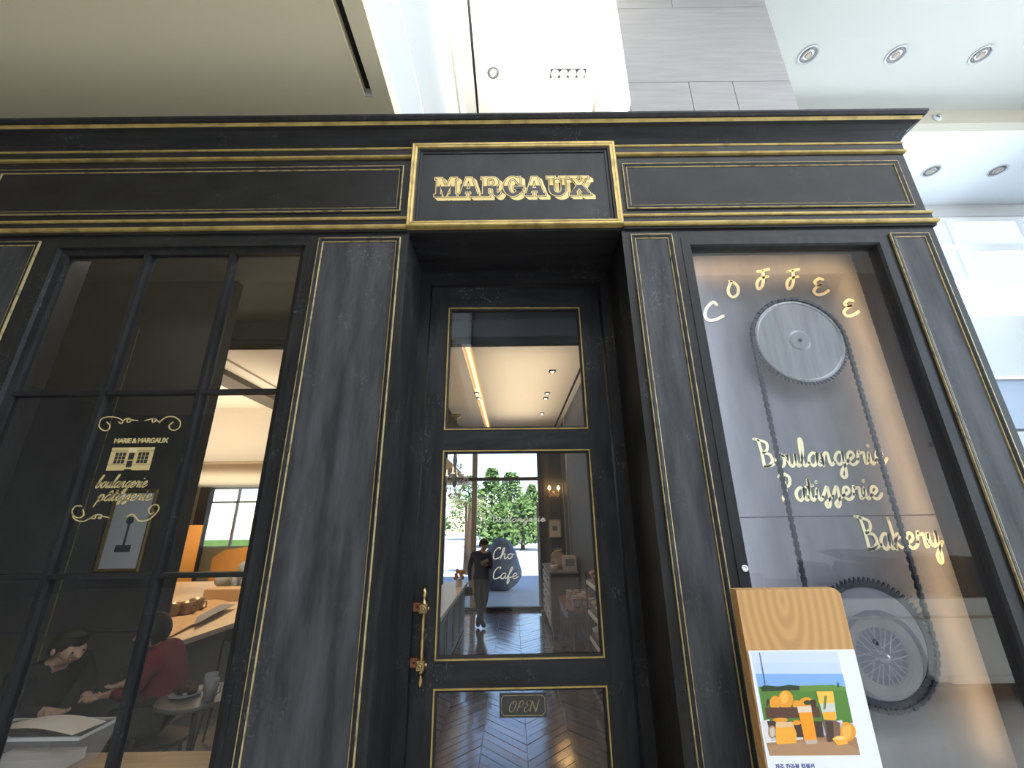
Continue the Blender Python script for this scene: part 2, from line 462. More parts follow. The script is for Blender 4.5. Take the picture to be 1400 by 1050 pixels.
for a, b in zip(xs[:-1], xs[1:]):
    MB().box(a+.07, b-.07, YW+.09, YW+.1, 9.56, 10.43).build('pane', FROST, wf)
    MB().box(a+.07, b-.07, YW+.09, YW+.1, 7.3, 9.36).build('pane', FROST, wf)

# rest of the hall, behind the camera
smesh(MB().box(-14, -13.8, -14, 12, 0, 12), 'wall_left', mat('hall_dark_stone', (.30, .29, .27), .6), 'dark stone side wall of the hall far to the left', 'wall')
wb = struct('wall_back', 'stone hall wall behind the camera', 'wall')
HD = mat('hall_back_stone', (.20, .195, .19), .6)
MB().box(-14, -2.7, -12.3, -12, 0, 12).build('wall_section', HD, wb)
MB().box(1.1, 16, -12.3, -12, 0, 12).build('wall_section', HD, wb)
MB().box(-2.7, 1.1, -12.3, -12, 0, 12).build('wall_section', HD, wb)  # closes the entrance opening, added to keep the door reflection dark
MB().box(-1.1, .6, -12.0, -11.9, 6.3, 10.8).build('stone_pier', STONE, wb)
wg = struct('window_4', 'tall glazing along the right side of the hall', 'window')
for y in (-11, -7.5, -4, -.5, 3, 6.5): MB().box(14.9, 15.05, y-.06, y+.06, 0, 11).build('mullion', METALG, wg)
MB().box(14.9, 15.05, -12, 7.5, 4.2, 4.35).build('transom', METALG, wg)
smesh(MB().box(-15, 16.5, -14.5, 8.3, 11.75, 12.1), 'roof', mat('roof_slab', (.4, .4, .4), .9), 'flat roof slab over hall and shop', 'roof')

def downlight(name, c, r, label, group, on=False):
    t = thing(name, label, 'ceiling light', c, group)
    MB().lathe([(r*1.02, -.004), (r*1.3, -.012), (r*1.34, -.02), (r*1.34, 0), (r*1.02, 0)][::-1] + [(r*1.02, -.004)], seg=24).build('trim_ring', WHITE, t, True)
    MB().lathe([(r*1.0, 0), (r*1.0, -.012), (r*.72, -.006), (r*.72, 0)], seg=24).build('reflector', mat('dark_reflector', (.16, .15, .14), .35, .6), t, True)
    MB().lathe([(r*.74, 0), (r*.74, -.010), (r*.45, -.012), (r*.45, 0)], seg=24).build('inner_ring', METALG, t, True)
    MB().lathe([(r*.4, 0), (r*.4, -.016), (r*.15, -.022), (.001, -.024)], seg=18).build('lamp', LAMPON if on else LENS, t, True)
    return t
for (u, v), lab in zip([(1105, 75), (1225, 75), (1341, 75)], ['round recessed downlight nearest the limestone column', 'round recessed downlight in the middle of the row of three', 'round recessed downlight farthest right of the row of three']):
    downlight('downlight', PZ(u, v, Z_H), .15, lab, 'downlights on the high ceiling')
for (u, v), lab in zip([(1273, 234), (1364, 233)], ['downlight on the lower rear ceiling beside the cornice corner', 'downlight on the lower rear ceiling farther from the cornice']):
    downlight('downlight', PZ(u, v, Z_2), .16, lab, 'downlights on the rear ceiling')
downlight('downlight', PZ(674, 100, Z_H), .12, 'round downlight in the bright void above the shop sign', None, True)
p = PZ(1285, 157, Z_H-.25)
t = thing('sprinkler', 'small round white sprinkler on the step between the two right ceilings', 'sprinkler', (p.x, 4.98, Z_H-.25))
MB().lathe([(.11, 0), (.11, -.02), (.06, -.05), (.05, -.05)], axis='y', seg=16).build('rose', WHITE, t, True)
MB().lathe([(.045, -.05), (.045, -.09), (.02, -.1)], axis='y', seg=12).build('nozzle', METALG, t, True)
q = PZ(776.5, 100, Z_H)
t = thing('quad_downlight', 'long recessed black light box with four round lamps in the void', 'ceiling light', q)
MB().box(-.40, .40, -.1, .1, -.012, 0).build('trim_box', BLACKMETAL, t)
for k in range(4):
    MB().lathe([(.088, -.012), (.088, -.03), (.05, -.022), (.02, -.035)], ((k-1.5)*.195, 0, 0), seg=16).build('lamp', mat('lamp_silver', (.75, .72, .66), .3, .3, emit=((1, .9, .75), .5)), t, True)

# ================================================================== SHOPFRONT
sf = struct('wall_front', 'black painted classical shopfront with gold lines', 'shopfront')
XR = 3.125
def part(mb, name, m, **k): return mb.build(name, m, sf, **k)
# solid wood behind the ornaments
part(MB().box(-7, XR, 0, .6, 3.9, 4.86), 'fascia', BLACKH)
part(MB().box(-7, -3.30, 0, .25, 0, 3.9), 'pilaster', BLACK)
part(MB().box(-1.45, -.745, 0, .6, 0, 3.9), 'pilaster', BLACK)
part(MB().box(.835, 1.25, 0, .6, 0, 3.9), 'pilaster', BLACK)
part(MB().box(2.75, XR, 0, .45, 0, 3.9), 'pilaster', BLACK)
part(MB().box(-3.30, -1.45, 0, .12, 3.83, 3.9), 'lintel', BLACKH)
part(MB().box(-3.30, -1.45, 0, .12, 0, .62), 'apron', BLACKH)
part(MB().box(1.25, 2.75, 0, .12, 3.825, 3.9), 'lintel', BLACKH)
part(MB().box(1.25, 2.75, 0, .45, 0, .4), 'apron', BLACKH)
part(MB().box(XR-.1, XR, .45, 7.7, 0, 4.86), 'end_wall', BLACK)
part(MB().box(-14, XR, .6, 11, 4.80, 4.88), 'booth_roof', DARKWALL)
# cornice with mitred return at the right corner
prof = [(0, 4.70), (.012, 4.715), (.022, 4.735), (.03, 4.755), (.05, 4.785), (.085, 4.812), (.115, 4.822)]
gprof = [(.115, 4.822), (.122, 4.838), (.128, 4.846)]
tprof = [(.128, 4.846), (.14, 4.848), (.155, 4.872), (.155, 4.888), (0, 4.888)]
def cornice(pr, name, m):
    mb = MB(); n = len(pr); vs = []
    for d, z in pr: vs.append((-7, -d, z))
    for d, z in pr: vs.append((XR+d, -d, z))
    for d, z in pr: vs.append((XR+d, 7, z))
    fs = [(r*n+k, (r+1)*n+k, (r+1)*n+k+1, r*n+k+1) for r in range(2) for k in range(n-1)]
    mb.add(vs, fs)
    return part(mb, name, m, smooth=False)
cornice(prof, 'cornice', BLACKH); cornice(gprof, 'cornice_gold_line', GOLD); cornice(tprof, 'cornice_cap', BLACK)
# horizontal gold mouldings, left and right of the sign, returning round the corner
for z, h, d, nm in ((3.918, .034, .042, 'gold_moulding'), (4.004, .026, .028, 'gold_moulding'), (4.600, .024, .026, 'gold_moulding'), (4.684, .022, .022, 'gold_moulding')):
    pr = [(0.01, z), (-d*.8, z+.002), (-d, z+h*.35), (-d*.85, z+h*.9), (0.01, z+h)]
    part(MB().bar(-7, -.752, pr), nm, GOLD)
    part(MB().bar(.838, XR+d*.6, pr).box(XR, XR+d*.6, 0, 6, z, z+h), nm, GOLD)
for z0, z1, d in ((3.95, 4.005, .014), (4.624, 4.685, .012), (3.9, 3.92, .018)):
    part(MB().box(-7, -.752, -d, .01, z0, z1), 'black_fillet', BLACKH)
    part(MB().box(.838, XR+d, -d, .01, z0, z1), 'black_fillet', BLACKH)

def moulded_panel(x0, x1, z0, z1, panel_m, w=.034, name='panel', gold=GOLDL):
    """raised dark moulding edged by two thin gold lines, flat field inside"""
    part(MB().frame(x0, x1, z0, z1, [(0, .002), (.002, -.012), (w*.35, -.016), (w*.75, -.012), (w, .002)]), name+'_moulding', BLACK)
    part(MB().frame(x0, x1, z0, z1, [(-.001, -.004), (0, -.0155), (.0055, -.0165), (.0065, -.004)]), 'gold_line', gold)
    part(MB().frame(x0+w, x1-w, z0+w, z1-w, [(-.0048, -.004), (-.0042, -.0115), (.0008, -.0095), (.0014, -.002)]), 'gold_line', gold)
    part(MB().box(x0+w+.004, x1-w-.004, -.004, .004, z0+w+.004, z1-w-.004), name, panel_m)
moulded_panel(-6.6, -3.41, .45, 3.853, PANEL, name='pilaster_panel')
moulded_panel(-1.386, -.79, .45, 3.853, PANEL, name='pilaster_panel')
moulded_panel(.886, 1.188, .45, 3.853, PANEL, name='pilaster_panel')
moulded_panel(2.776, 3.062, .45, 3.838, PANEL, name='pilaster_panel')
moulded_panel(-3.97, -.813, 4.09, 4.522, FRIEZE, name='frieze_panel')
moulded_panel(.888, 3.046, 4.085, 4.517, FRIEZE, name='frieze_panel')
moulded_panel(-6.9, -4.1, 4.09, 4.522, FRIEZE, name='frieze_panel')
# corner boards of the recess
part(MB().box(-.757, -.735, -.004, .02, 0, 3.9), 'recess_bead', BLACK)
part(MB().box(.825, .847, -.004, .02, 0, 3.9), 'recess_bead', BLACK)

# ---------------------------------------------------------------- sign
sg = thing('shop_sign', 'black sign board in a gold frame with western style gold letters above the door', 'sign', (.042, 0, 3.925))
so = (.042, 0, 3.925)
MB().frame(-.752, .838, 3.922, 4.712, [(0, .005), (0, -.045), (.006, -.052), (.02, -.050), (.022, -.046), (.026, -.046), (.028, -.05), (.042, -.047), (.046, -.03), (.046, .005)]).build('gold_frame', GOLD, sg, off=so)
MB().frame(-.706, .792, 3.968, 4.666, [(0, .004), (0, -.036), (.012, -.034), (.018, -.022), (.034, -.02), (.036, .004)]).build('inner_moulding', BLACK, sg, off=so)
MB().box(-.672, .758, -.012, .004, 4.0, 4.632).build('board', worn_black('sign_board_black', (.020, .020, .021), (.042, .042, .043), (3, 3, 2), .55, .3), sg, off=so)

def curve_mesh(name, splines, offset=0., extrude=.0):
    cu = bpy.data.curves.new(name, 'CURVE'); cu.dimensions = '2D'; cu.fill_mode = 'BOTH'
    cu.offset = offset; cu.extrude = extrude
    for sp in splines:
        s = cu.splines.new('POLY'); s.points.add(len(sp)-1)
        for k, (x, y) in enumerate(sp): s.points[k].co = (x, y, 0, 1)
        s.use_cyclic_u = True
    o = bpy.data.objects.new(name, cu); C.objects.link(o)
    dg = bpy.context.evaluated_depsgraph_get()
    me = bpy.data.meshes.new_from_object(o.evaluated_get(dg))
    bpy.data.objects.remove(o); bpy.data.curves.remove(cu)
    return me
def arc(cx, cy, rx, ry, a0, a1, n=12):
    return [(cx+rx*math.cos(R(a0+(a1-a0)*k/n)), cy+ry*math.sin(R(a0+(a1-a0)*k/n))) for k in range(n+1)]
G = {}
G['M'] = (1.12, [[(0, 0), (.36, 0), (.36, .1), (.27, .1), (.27, .62), (.5, 0), (.58, 0), (.83, .62), (.83, .1), (.74, .1), (.74, 0), (1.12, 0), (1.12, .1), (1.04, .1), (1.04, .9), (1.12, .9), (1.12, 1), (.80, 1), (.575, .42), (.34, 1), (0, 1), (0, .9), (.09, .9), (.09, .1), (0, .1)]])
G['A'] = (1.02, [[(0, 0), (.34, 0), (.34, .1), (.27, .1), (.32, .26), (.64, .26), (.69, .1), (.61, .1), (.61, 0), (1.02, 0), (1.02, .1), (.94, .1), (.64, 1), (.36, 1), (.08, .1), (0, .1)], [(.36, .37), (.48, .78), (.60, .37)]])
G['R'] = (1.0, [[(0, 0), (.42, 0), (.42, .1), (.33, .1), (.33, .42), (.44, .42)] + arc(.52, .28, .12, .14, 100, 0, 4) + arc(.80, .16, .16, .16, 180, 330, 6) + [(1.0, .18), (.94, .2)] + arc(.85, .2, .07, .08, 330, 180, 4) + [(.8, .36), (.70, .5)] + arc(.60, .73, .3, .27, -70, 90, 10) + [(0, 1), (0, .9), (.1, .9), (.1, .1), (0, .1)],
              [(.33, .53), (.33, .9), (.52, .9)] + arc(.53, .715, .15, .185, 90, -90, 8)])
G['G'] = (1.0, [arc(.5, .5, .48, .52, 55, 318, 20) + [(.95, .2), (.95, .36), (1.04, .36), (1.04, .47), (.58, .47), (.58, .36), (.69, .36), (.69, .2)] + arc(.5, .5, .24, .4, 300, 60, 14) + [(.72, .74), (.76, .64), (.88, .64), (.88, 1.0), (.80, 1.0)]])
G['U'] = (1.02, [[(0, 1), (.42, 1), (.42, .9), (.33, .9), (.33, .32)] + arc(.54, .32, .21, .22, 180, 360, 10) + [(.75, .9), (.66, .9), (.66, 1), (1.02, 1), (1.02, .9), (.93, .9), (.93, .32)] + arc(.52, .32, .41, .34, 0, -180, 14) + [(.11, .9), (0, .9)]])
G['X'] = (1.04, [[(0, 0), (.36, 0), (.36, .1), (.28, .1), (.49, .38), (.68, .1), (.6, .1), (.6, 0), (1.04, 0), (1.04, .1), (.96, .1), (.65, .52), (.91, .9), (1.0, .9), (1.0, 1), (.64, 1), (.64, .9), (.71, .9), (.54, .65), (.38, .9), (.46, .9), (.46, 1), (.02, 1), (.02, .9), (.1, .9), (.39, .49), (.08, .1), (0, .1)]])
SHADE_IN = mat('sign_letter_black', (.022, .022, .024), .5)
def me_xz(me, x, z, y, s):
    for v in me.vertices: v.co = (x+v.co.x*s, y-v.co.z, z+v.co.y*s)
def tuscan(word, x0, x1, z0, h, parent, off, y):
    adv = [G[c][0]+.14 for c in word]; tot = sum(adv)-.14
    sx = (x1-x0)/tot; x = x0
    for c, a in zip(word, adv):
        sp = [[(px*sx/h, py) for px, py in s] for s in G[c][1]]
        bm = bmesh.new()
        def layer(offset, dx, dz, yy, mi, cut=None):
            me = curve_mesh('glyph', sp, offset, .0)
            b2 = bmesh.new(); b2.from_mesh(me)
            if cut is not None:
                bmesh.ops.bisect_plane(b2, geom=b2.verts[:]+b2.edges[:]+b2.faces[:], plane_co=(0, cut, 0), plane_no=(0, -1, 0), clear_outer=True)
            b2.to_mesh(me); b2.free()
            me_xz(me, x+dx, z0+dz, yy, h)
            n0 = len(bm.faces); bm.from_mesh(me); bm.faces.ensure_lookup_table()
            for f in bm.faces[n0:]:
                f.material_index = mi
                if f.normal.y > 0: f.normal_flip()
            bpy.data.meshes.remove(me)
        for k in range(7): layer(.045, .011+.0036*k, -.010-.0036*k, y-.001-.00005*k, 0)
        layer(.075, 0, 0, y-.002, 1); layer(.050, 0, 0, y-.003, 0); layer(.016, 0, 0, y-.004, 1); layer(-.012, 0, 0, y-.005, 0, .52)
        for vv in bm.verts: vv.co -= Vector(off)
        me = bpy.data.meshes.new('letter'); bm.to_mesh(me); bm.free()
        me.materials.append(GOLDSIGN); me.materials.append(SHADE_IN)
        o = bpy.data.objects.new('letter', me); C.objects.link(o); o.parent = parent
        x += a*sx
pa, pb = P(592, 273, -.012), P(806, 266, -.012)
tuscan('MARGAUX', pa.x+.01, pb.x+.004, (pa.z+pb.z)/2+.012, .178, sg, so, -.012)

# ---------------------------------------------------------------- left window
w1 = struct('window_1', 'large black mullioned shop window left of the door', 'window')
x0, x1, z0, z1 = -3.30, -1.45, .62, 3.83
yw = .05
MB().frame(x0, x1, z0, z1, [(0, -.004), (.03, -.004), (.035, .02), (.075, .03), (.075, .10), (0, .10)], 0).build('frame', BLACK, w1)
mx = [-2.64, -2.02]; rz = [1.612, 2.70]
for x in mx: MB().box(x-.015, x+.015, .02, .085, z0+.07, z1-.07).build('mullion', BLACK, w1)
for z in rz: MB().box(x0+.07, x1-.02, .024, .08, z-.013, z+.013).build('glazing_bar', BLACKH, w1)
xs_ = [x0+.075] + mx + [x1-.075]; zs_ = [z0+.075] + rz + [z1-.075]
for i in range(3):
    for j in range(3):
        MB().box(xs_[i]+(.015 if i else 0), xs_[i+1]-(.015 if i < 2 else 0), yw, yw+.006, zs_[j]+(.013 if j else 0), zs_[j+1]-(.013 if j < 2 else 0)).build('pane', SMOKE, w1)

# stroke alphabet: x-height 1, one stroke list per letter, advance
S = {
 'a': (1.05, [[(.82, .86), (.5, 1.0), (.14, .66), (.1, .25), (.36, .0), (.66, .3), (.82, .92)], [(.82, .92), (.76, .3), (.9, .02), (1.1, .2)]]),
 'b': (1.0, [[(.02, .3), (.3, 1.3), (.36, 2.0), (.16, 1.9), (.1, .9), (.14, .2), (.4, .0), (.75, .35), (.7, .8), (.45, .75)], [(.72, .7), (1.0, .72)]]),
 'e': (.95, [[(.0, .3), (.4, .45), (.68, .72), (.5, 1.0), (.2, .8), (.12, .3), (.4, .0), (.75, .12), (1.0, .4)]]),
 'f': (.8, [[(0, .2), (.45, 1.3), (.6, 2.0), (.38, 2.0), (.28, 1.0), (.2, -.6), (.34, -.9), (.46, -.3), (.3, .1), (.8, .3)]]),
 'g': (1.05, [[(.82, .86), (.5, 1.0), (.14, .66), (.1, .3), (.36, .05), (.66, .3), (.82, .92)], [(.82, .92), (.78, .1), (.7, -.75), (.42, -.95), (.3, -.65), (.6, -.2), (1.1, .25)]]),
 'h': (1.1, [[(0, .3), (.35, 1.3), (.42, 2.0), (.22, 1.9), (.16, .9), (.14, 0)], [(.14, .2), (.4, .85), (.65, .9), (.68, .3), (.8, 0), (1.1, .25)]]),
 'i': (.6, [[(0, .3), (.22, .9), (.2, .3), (.32, .0), (.6, .25)], [(.3, 1.38), (.33, 1.46)]]),
 'k': (1.0, [[(.1, 2.0), (.14, 1.0), (.12, 0)], [(.14, .45), (.5, .95), (.62, .8), (.2, .5), (.6, .05), (1.0, .2)]]),
 'l': (.62, [[(0, .3), (.34, 1.2), (.42, 2.0), (.22, 2.05), (.14, 1.2), (.16, .3), (.3, .0), (.62, .25)]]),
 'n': (1.15, [[(0, .4), (.16, .95), (.16, .0)], [(.16, .2), (.4, .85), (.68, .95), (.72, .4), (.82, .02), (1.15, .25)]]),
 'o': (1.0, [[(.5, 1.0), (.16, .75), (.1, .3), (.4, 0), (.72, .25), (.75, .75), (.5, 1.0), (.62, .82), (1.0, .85)]]),
 'r': (.85, [[(0, .4), (.2, 1.05), (.3, .85), (.62, .9), (.55, .4), (.6, .05), (.85, .25)]]),
 's': (.85, [[(0, .25), (.5, 1.05), (.55, .5), (.45, -.3), (.2, -.55), (.12, -.25), (.5, .05), (.85, .3)]]),
 't': (.7, [[(0, .3), (.3, 1.2), (.3, 1.65), (.24, .4), (.38, 0), (.7, .25)], [(.02, 1.05), (.62, 1.15)]]),
 'u': (1.15, [[(0, .5), (.14, .95), (.12, .3), (.36, .0), (.66, .4), (.76, .98), (.76, .3), (.88, .0), (1.15, .25)]]),
 'y': (1.1, [[(0, .6), (.14, .95), (.14, .35), (.38, .1), (.66, .45), (.8, 1.0)], [(.8, 1.0), (.76, .1), (.66, -.8), (.4, -.95), (.36, -.55), (.7, -.1), (1.1, .35)]]),
 'B': (1.3, [[(.2, 2.1), (.3, 1.2), (.3, .05)], [(-.15, 2.2), (.3, 2.1), (.85, 1.85), (.8, 1.35), (.42, 1.1)], [(.42, 1.1), (.95, .95), (1.05, .45), (.6, .05), (.3, .06)], [(.3, .06), (.8, .1), (1.3, .3)]]),
 'P': (1.1, [[(.42, 2.0), (.4, 1.2), (.28, .3), (.1, .0), (.0, .25), (.3, .5)], [(.0, 1.9), (.4, 2.15), (.9, 1.85), (.8, 1.3), (.42, 1.05)]]),
 'C': (1.3, [[(1.0, 1.8), (1.05, 2.1), (.6, 2.05), (.2, 1.2), (.3, .2), (.7, .0), (1.3, .35)]]),
 "â": (1.05, [[(.82, .86), (.5, 1.0), (.14, .66), (.1, .25), (.36, .0), (.66, .3), (.82, .92)], [(.82, .92), (.76, .3), (.9, .02), (1.1, .2)], [(.3, 1.25), (.55, 1.6), (.75, 1.25)]]),
 'p': (1.05, [[(0, .5), (.22, 1.0), (.12, -.9)], [(.16, .3), (.45, .98), (.78, .7), (.7, .15), (.4, .0), (.2, .2)], [(.6, .05), (1.05, .25)]]),
}
def script_word(word, x0, x1, zb, xh, pen, y0, y1, parent, m, off, slant=0., rise=0., name='letter', skip=()):
    tot = sum(S[c][0] for c in word); sx = (x1-x0)/tot; x = 0
    for k, c in enumerate(word):
        a, st = S[c]
        mb = MB()
        for s in st:
            pts = cat_rom([(px, py, 0) for px, py in s], 5)
            mb.ribbon([(x0+(x+q.x)*sx + slant*q.y*xh, zb + q.y*xh + rise*(x+q.x)*sx) for q in pts], pen, y0, y1)
        mb.build(name, m, parent, off=off)
        x += a

# gold decal on the middle pane of the left window
DECAL = mat('decal_gold', (.60, .47, .22), .5, .1)
dc = thing('window_lettering', 'gold storefront emblem with scrolls and slanted script on the left window', 'lettering', (-2.38, .046, 2.2))
do = (-2.38, .046, 2.2)
yd0, yd1 = .046, .049
def dpt(u, v): q = P(u, v, yd0); return (q.x, q.z)
def scroll(pts, name='scroll'):
    pp = cat_rom([(*dpt(*q), 0) for q in pts], 6)
    MB().ribbon([(q.x, q.y) for q in pp], .006, yd0, yd1).build(name, DECAL, dc, off=do)
scroll([(146, 577), (150, 582), (147, 588), (140, 588), (135, 582), (138, 573), (148, 570), (160, 571), (167, 575), (166, 579), (162, 577)])
scroll([(166, 578), (171, 573), (177, 572), (178, 576), (174, 577), (174, 573), (180, 574), (188, 575)])
scroll([(198, 575), (205, 573), (211, 572), (212, 576), (208, 577), (209, 572), (214, 574), (218, 578)])
scroll([(218, 578), (220, 575), (228, 570), (238, 570), (246, 576), (245, 584), (239, 588), (233, 587), (231, 582), (236, 577)])
scroll([(113, 697), (114, 704), (108, 708), (100, 705), (98, 699), (103, 692), (111, 692)])
scroll([(98, 699), (101, 709), (112, 713), (122, 709), (130, 704), (129, 709), (125, 708), (131, 704), (138, 704), (137, 709), (134, 708), (140, 706), (149, 708)])
scroll([(172, 707), (180, 703), (186, 708), (190, 712), (202, 711), (212, 703), (217, 695), (214, 690), (207, 692), (203, 698), (206, 703), (210, 700)])
def bfont(txt, name, m, parent, x, y, z, size, align='LEFT', shear=0., off=(0, 0, 0), extrude=.001, space=1., bold=0.):
    cu = bpy.data.curves.new(name, 'FONT'); cu.body = txt; cu.size = size; cu.align_x = align; cu.shear = shear
    cu.extrude = extrude; cu.space_character = space; cu.offset = bold
    o = bpy.data.objects.new(name, cu); C.objects.link(o)
    dg = bpy.context.evaluated_depsgraph_get()
    me = bpy.data.meshes.new_from_object(o.evaluated_get(dg))
    bpy.data.objects.remove(o); bpy.data.curves.remove(cu)
    for v in me.vertices: v.co = (v.co.x+x-off[0], y-v.co.z-off[1], v.co.y+z-off[2])
    me.materials.clear(); me.materials.append(m)
    ob = bpy.data.objects.new(name, me); C.objects.link(ob); ob.parent = parent
    return ob
a, b = dpt(155, 606), dpt(214, 606)
bfont('MARIE & MARGAUX', 'emblem_name', DECAL, dc, a[0], yd0, a[1], .043, off=do, bold=.0012, space=.86)
# little shopfront drawing: sheared like the print on the glass
o0 = dpt(144.5, 643.5); o1 = dpt(203, 643.5); W_ = o1[0]-o0[0]; H_ = dpt(152, 612)[1]-o0[1]
def em(pts, y0, y1, m, name): MB().poly([(o0[0]+px*W_, o0[1]+pz*H_) for px, pz in pts], y0, y1).build(name, m, dc, off=do)
def emr(x0, x1, z0, z1, front, m, name): em([(x0, z0), (x1, z0), (x1, z1), (x0, z1)], yd0-front, yd1, m, name)
DB = mat('decal_dark', (.02, .02, .02), .6)
em([(0, 0), (.4, 0), (.42, .06), (.58, .06), (.6, 0), (1, 0), (1, .82), (1.0, 1.0), (0, 1.0), (0, .82)], yd0, yd1, DECAL, 'emblem_facade')
emr(-.01, 1.01, .83, .85, .0006, DB, 'emblem_line'); emr(-.0, 1.0, .24, .255, .0006, DB, 'emblem_line')
for xx in (.12, .66): 
    emr(xx, xx+.25, .3, .78, .0006, DB, 'emblem_window')
    for q in (1, 2): emr(xx+.25*q/3-.006, xx+.25*q/3+.006, .3, .78, .0009, DECAL, 'emblem_bar'); emr(xx, xx+.25, .3+.16*q-.008, .3+.16*q+.008, .0009, DECAL, 'emblem_bar')
emr(.44, .57, .14, .42, .0006, DB, 'emblem_door'); emr(.44, .57, .46, .76, .0006, DB, 'emblem_door'); emr(.4, .6, .8, .98, .0009, mat('decal_light', (.68, .56, .3), .5), 'emblem_sign')
a, b = dpt(129, 667), dpt(198, 667)
script_word('boulangerie', a[0], b[0], a[1], .037, .006, yd0, yd1, dc, DECAL, do, .35)
a, b = dpt(131, 685), dpt(205, 684)
script_word('pâtisserie', a[0], b[0], a[1], .037, .006, yd0, yd1, dc, DECAL, do, .35)

# ---------------------------------------------------------------- door
dj = struct('trim_1', 'black door casing at the back of the recess', 'trim')
MB().box(-.745, -.665, .5, .64, 0, 3.9).build('jamb', BLACK, dj)
MB().box(.755, .835, .5, .64, 0, 3.9).build('jamb', BLACK, dj)
MB().box(-.665, .755, .5, .64, 3.775, 3.9).build('head', BLACKH, dj)
HX, HY = .745, .57
door = struct('door_1', 'tall black glazed shop door with three panes and gold beading', 'door')
door.location = (HX, HY, 0); door.rotation_euler = (0, 0, R(1.0))
dof = (HX, HY, 0)
dx0, dx1 = -.655, .745; gx0, gx1 = -.505, .575
yd, ye = .555, .605
panes = [(.02+.06, .885), (1.045, 2.375), (2.54, 3.565)]
def dp(mb, name, m): return mb.build(name, m, door, off=dof)
dp(MB().box(dx0, gx0, yd, ye, .015, 3.765), 'stile', DOORBLACK)
dp(MB().box(gx1, dx1, yd, ye, .015, 3.765), 'stile', DOORBLACK)
for z0, z1 in ((.015, .08), (.885, 1.045), (2.375, 2.54), (3.565, 3.765)):
    dp(MB().box(gx0, gx1, yd, ye, z0, z1), 'rail', worn_black('scratched_rail%d' % int(z0*100), (.012, .0125, .014), (.03, .031, .035), (3, 18, 18), .45, 1.0))
for z0, z1 in panes:
    dp(MB().frame(gx0, gx1, z0, z1, [(-.006, .002), (-.005, -.006), (.004, -.006), (.006, .01)], yd), 'gold_bead', GOLD)
    dp(MB().frame(gx0+.004, gx1-.004, z0+.004, z1-.004, [(0, .0), (.012, .006), (.012, .04), (0, .04)], yd), 'black_bead', DARKSLOT)
    dp(MB().box(gx0, gx1, .585, .591, z0, z1), 'pane', GLASS)
# script on the middle pane
a = P(672, 712, .583); b = P(745, 711, .583)
LET = mat('white_door_script', (.72, .68, .58), .5)
lp = bpy.data.objects.new('door_script', None); C.objects.link(lp); lp.parent = door
script_word('Boulangerie', a.x, b.x, a.z-.008, .022, .0055, .582, .585, lp, LET, dof, .25)
a = P(672, 764, .583); script_word('Cho', a.x, a.x+.15, a.z, .034, .0062, .582, .585, lp, LET, dof, .25)
a = P(672, 791, .583); script_word('Cafe', a.x, a.x+.18, a.z, .034, .0062, .582, .585, lp, LET, dof, .25)
# pull handle: parts on the stile
hx, hy = -.586, yd-.055
def hp(mb, name, m): return mb.build(name, m, hand, smooth=True, off=(hx, hy, 0))
hand = bpy.data.objects.new('pull_handle', None); C.objects.link(hand); hand.parent = door; hand.location = (hx-HX, hy-HY, 0)
hp(MB().lathe([(.001, .905), (.008, .912), (.017, .935), (.019, .955), (.012, .975), (.009, .985), (.016, .99), (.02, 1.0), (.021, 1.03)], (hx, hy, 0)), 'lower_finial', BRASS)
hp(MB().lathe([(.021, 1.345), (.02, 1.375), (.016, 1.39), (.009, 1.40), (.011, 1.41), (.019, 1.43), (.017, 1.45), (.008, 1.468), (.001, 1.473)], (hx, hy, 0)), 'upper_finial', BRASS)
hp(MB().lathe([(.017, 1.03), (.015, 1.06), (.0155, 1.2), (.015, 1.31), (.017, 1.345)], (hx, hy, 0)), 'grip', BRASS)
for z in (1.035, 1.35):
    MB().box(hx-.026, hx+.026, hy-.024, hy+.028, z-.028, z+.028).build('block', BRASS, hand, off=(hx, hy, 0), bevel=.004)
    hp(MB().lathe([(.019, -.024), (.019, -.030), (.013, -.032), (.012, -.028), (.006, -.034), (.001, -.036)], (hx, hy, z), axis='y'), 'rosette', BRASS)
    hp(MB().lathe([(.012, .02), (.012, .054)], (hx, hy, z), axis='y'), 'post', BRASS)
    hp(MB().lathe([(.014, .026), (.014, .036), (.008, .038)], (hx, hy, z), axis='x'), 'side_knob', BRASS)
    MB().box(hx-.075, hx-.02, hy+.046, hy+.055, z-.026, z+.026).build('escutcheon', COPPER, hand, off=(hx, hy, 0))
    hp(MB().lathe([(.007, .047), (.007, .043), (.003, .042)], (hx-.052, hy, z), axis='y'), 'screw', mat('dark_screw', (.05, .03, .02), .5, .5))
# hanging OPEN plate
op = thing('open_sign', 'small dark hanging plate reading OPEN in thin gold outline', 'sign', (.05, .56, .86))
A = (.05, .56, .86)
c0, c1 = P(683, 982, .545), P(747, 946, .545)
bx0, bx1, bz0, bz1 = c0.x, c1.x, c0.z+.002, c1.z-.002
SIGN = mat('dark_plate', (.035, .036, .038), .4)
MB().box(bx0, bx1, .541, .547, bz0, bz1).build('plate', SIGN, op, off=A, bevel=.001)
i, k = .012, .016
mb = MB()
pts = [(bx0+i+k, bz0+i), (bx1-i-k, bz0+i), (bx1-i, bz0+i+k), (bx1-i, bz1-i-k), (bx1-i-k, bz1-i), (bx0+i+k, bz1-i), (bx0+i, bz1-i-k), (bx0+i, bz0+i+k), (bx0+i+k, bz0+i)]
for a, b in zip(pts[:-1], pts[1:]): mb.ribbon([a, b], .003, .5395, .541)
mb.build('border_line', GOLDL, op, off=A)
